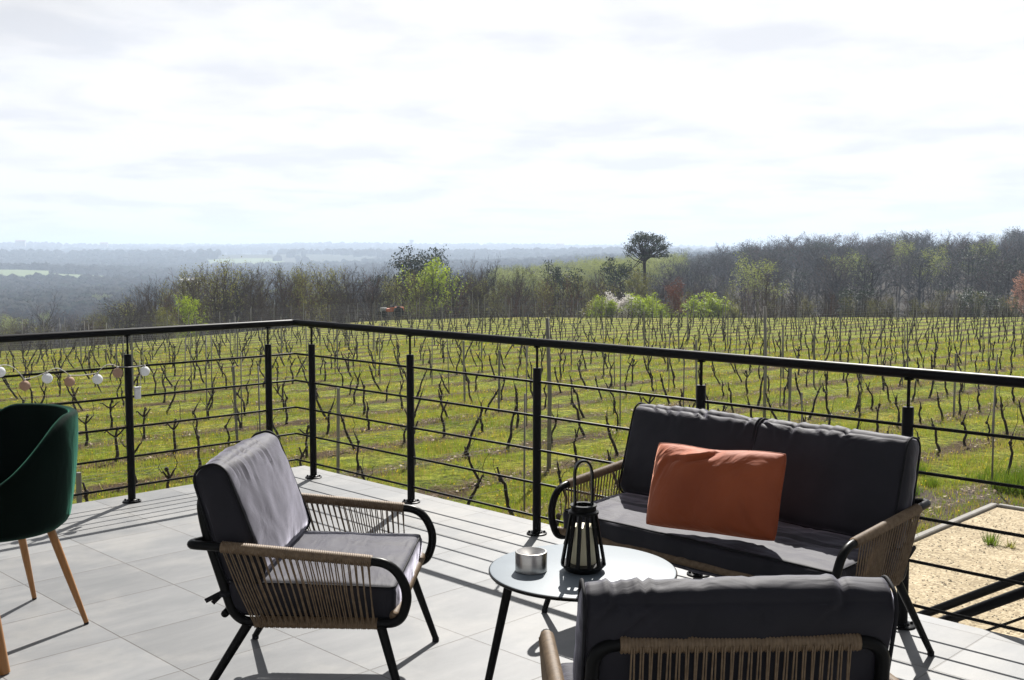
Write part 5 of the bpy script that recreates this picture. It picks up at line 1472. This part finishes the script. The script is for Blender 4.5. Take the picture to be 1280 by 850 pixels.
ns = nt.nodes.new('ShaderNodeTexNoise'); ns.inputs['Scale'].default_value = 0.9; ns.inputs['Detail'].default_value = 9; ns.inputs['Roughness'].default_value = 0.58; ns.inputs['Distortion'].default_value = 0.35
nt.links.new(cb.outputs[0], ns.inputs['Vector'])
cr = nt.nodes.new('ShaderNodeValToRGB'); cr.color_ramp.elements[0].position = 0.40; cr.color_ramp.elements[1].position = 0.56; nt.links.new(ns.outputs['Fac'], cr.inputs[0])
bw = nt.nodes.new('ShaderNodeRGBToBW'); nt.links.new(sky.outputs[0], bw.inputs[0])
cl = nt.nodes.new('ShaderNodeMix'); cl.data_type = 'RGBA'; cl.blend_type = 'MULTIPLY'; cl.inputs[0].default_value = 1; nt.links.new(bw.outputs[0], cl.inputs[6]); cl.inputs[7].default_value = (1.31, 1.31, 1.33, 1)
# thin veil even between the clouds
veil = nt.nodes.new('ShaderNodeMix'); veil.data_type = 'RGBA'; veil.inputs[0].default_value = 0.82; nt.links.new(sky.outputs[0], veil.inputs[6]); nt.links.new(cl.outputs[2], veil.inputs[7])
mx = nt.nodes.new('ShaderNodeMix'); mx.data_type = 'RGBA'; nt.links.new(cr.outputs[0], mx.inputs[0]); nt.links.new(veil.outputs[2], mx.inputs[6]); nt.links.new(cl.outputs[2], mx.inputs[7])
n2 = nt.nodes.new('ShaderNodeTexNoise'); n2.inputs['Scale'].default_value = 1.7; n2.inputs['Detail'].default_value = 7; n2.inputs['Roughness'].default_value = 0.55; n2.inputs['Distortion'].default_value = 0.2
mp2 = nt.nodes.new('ShaderNodeMapping'); mp2.inputs['Location'].default_value = (3.7, 1.9, 0); nt.links.new(cb.outputs[0], mp2.inputs[0]); nt.links.new(mp2.outputs[0], n2.inputs['Vector'])
r2 = nt.nodes.new('ShaderNodeValToRGB'); r2.color_ramp.elements[0].position = 0.38; r2.color_ramp.elements[0].color = (0.885, 0.90, 0.94, 1); r2.color_ramp.elements[1].position = 0.52; r2.color_ramp.elements[1].color = (1.05, 1.05, 1.05, 1); nt.links.new(n2.outputs['Fac'], r2.inputs[0])
m3 = nt.nodes.new('ShaderNodeMix'); m3.data_type = 'RGBA'; m3.blend_type = 'MULTIPLY'; m3.inputs[0].default_value = 1
# an even thin overcast: the veil never gets brighter than this, wherever one looks
cap = nt.nodes.new('ShaderNodeMix'); cap.data_type = 'RGBA'; cap.blend_type = 'DARKEN'; cap.inputs[0].default_value = 1; cap.inputs[7].default_value = (8.75, 8.75, 8.85, 1)
nt.links.new(mx.outputs[2], cap.inputs[6]); nt.links.new(cap.outputs[2], m3.inputs[6]); nt.links.new(r2.outputs[0], m3.inputs[7])
nt.links.new(m3.outputs[2], bg.inputs['Color']); bg.inputs['Strength'].default_value = 0.0555

SC.view_settings.view_transform = 'Standard'; SC.view_settings.look = 'None'; SC.view_settings.gamma = 1; SC.view_settings.exposure = 1.0
SC.view_settings.use_curve_mapping = False
SC.render.engine = 'CYCLES'
SC.cycles.use_denoising = True
SC.cycles.max_bounces = 6; SC.cycles.diffuse_bounces = 3; SC.cycles.glossy_bounces = 3; SC.cycles.transmission_bounces = 3; SC.cycles.volume_bounces = 0
SC.cycles.sample_clamp_indirect = 6
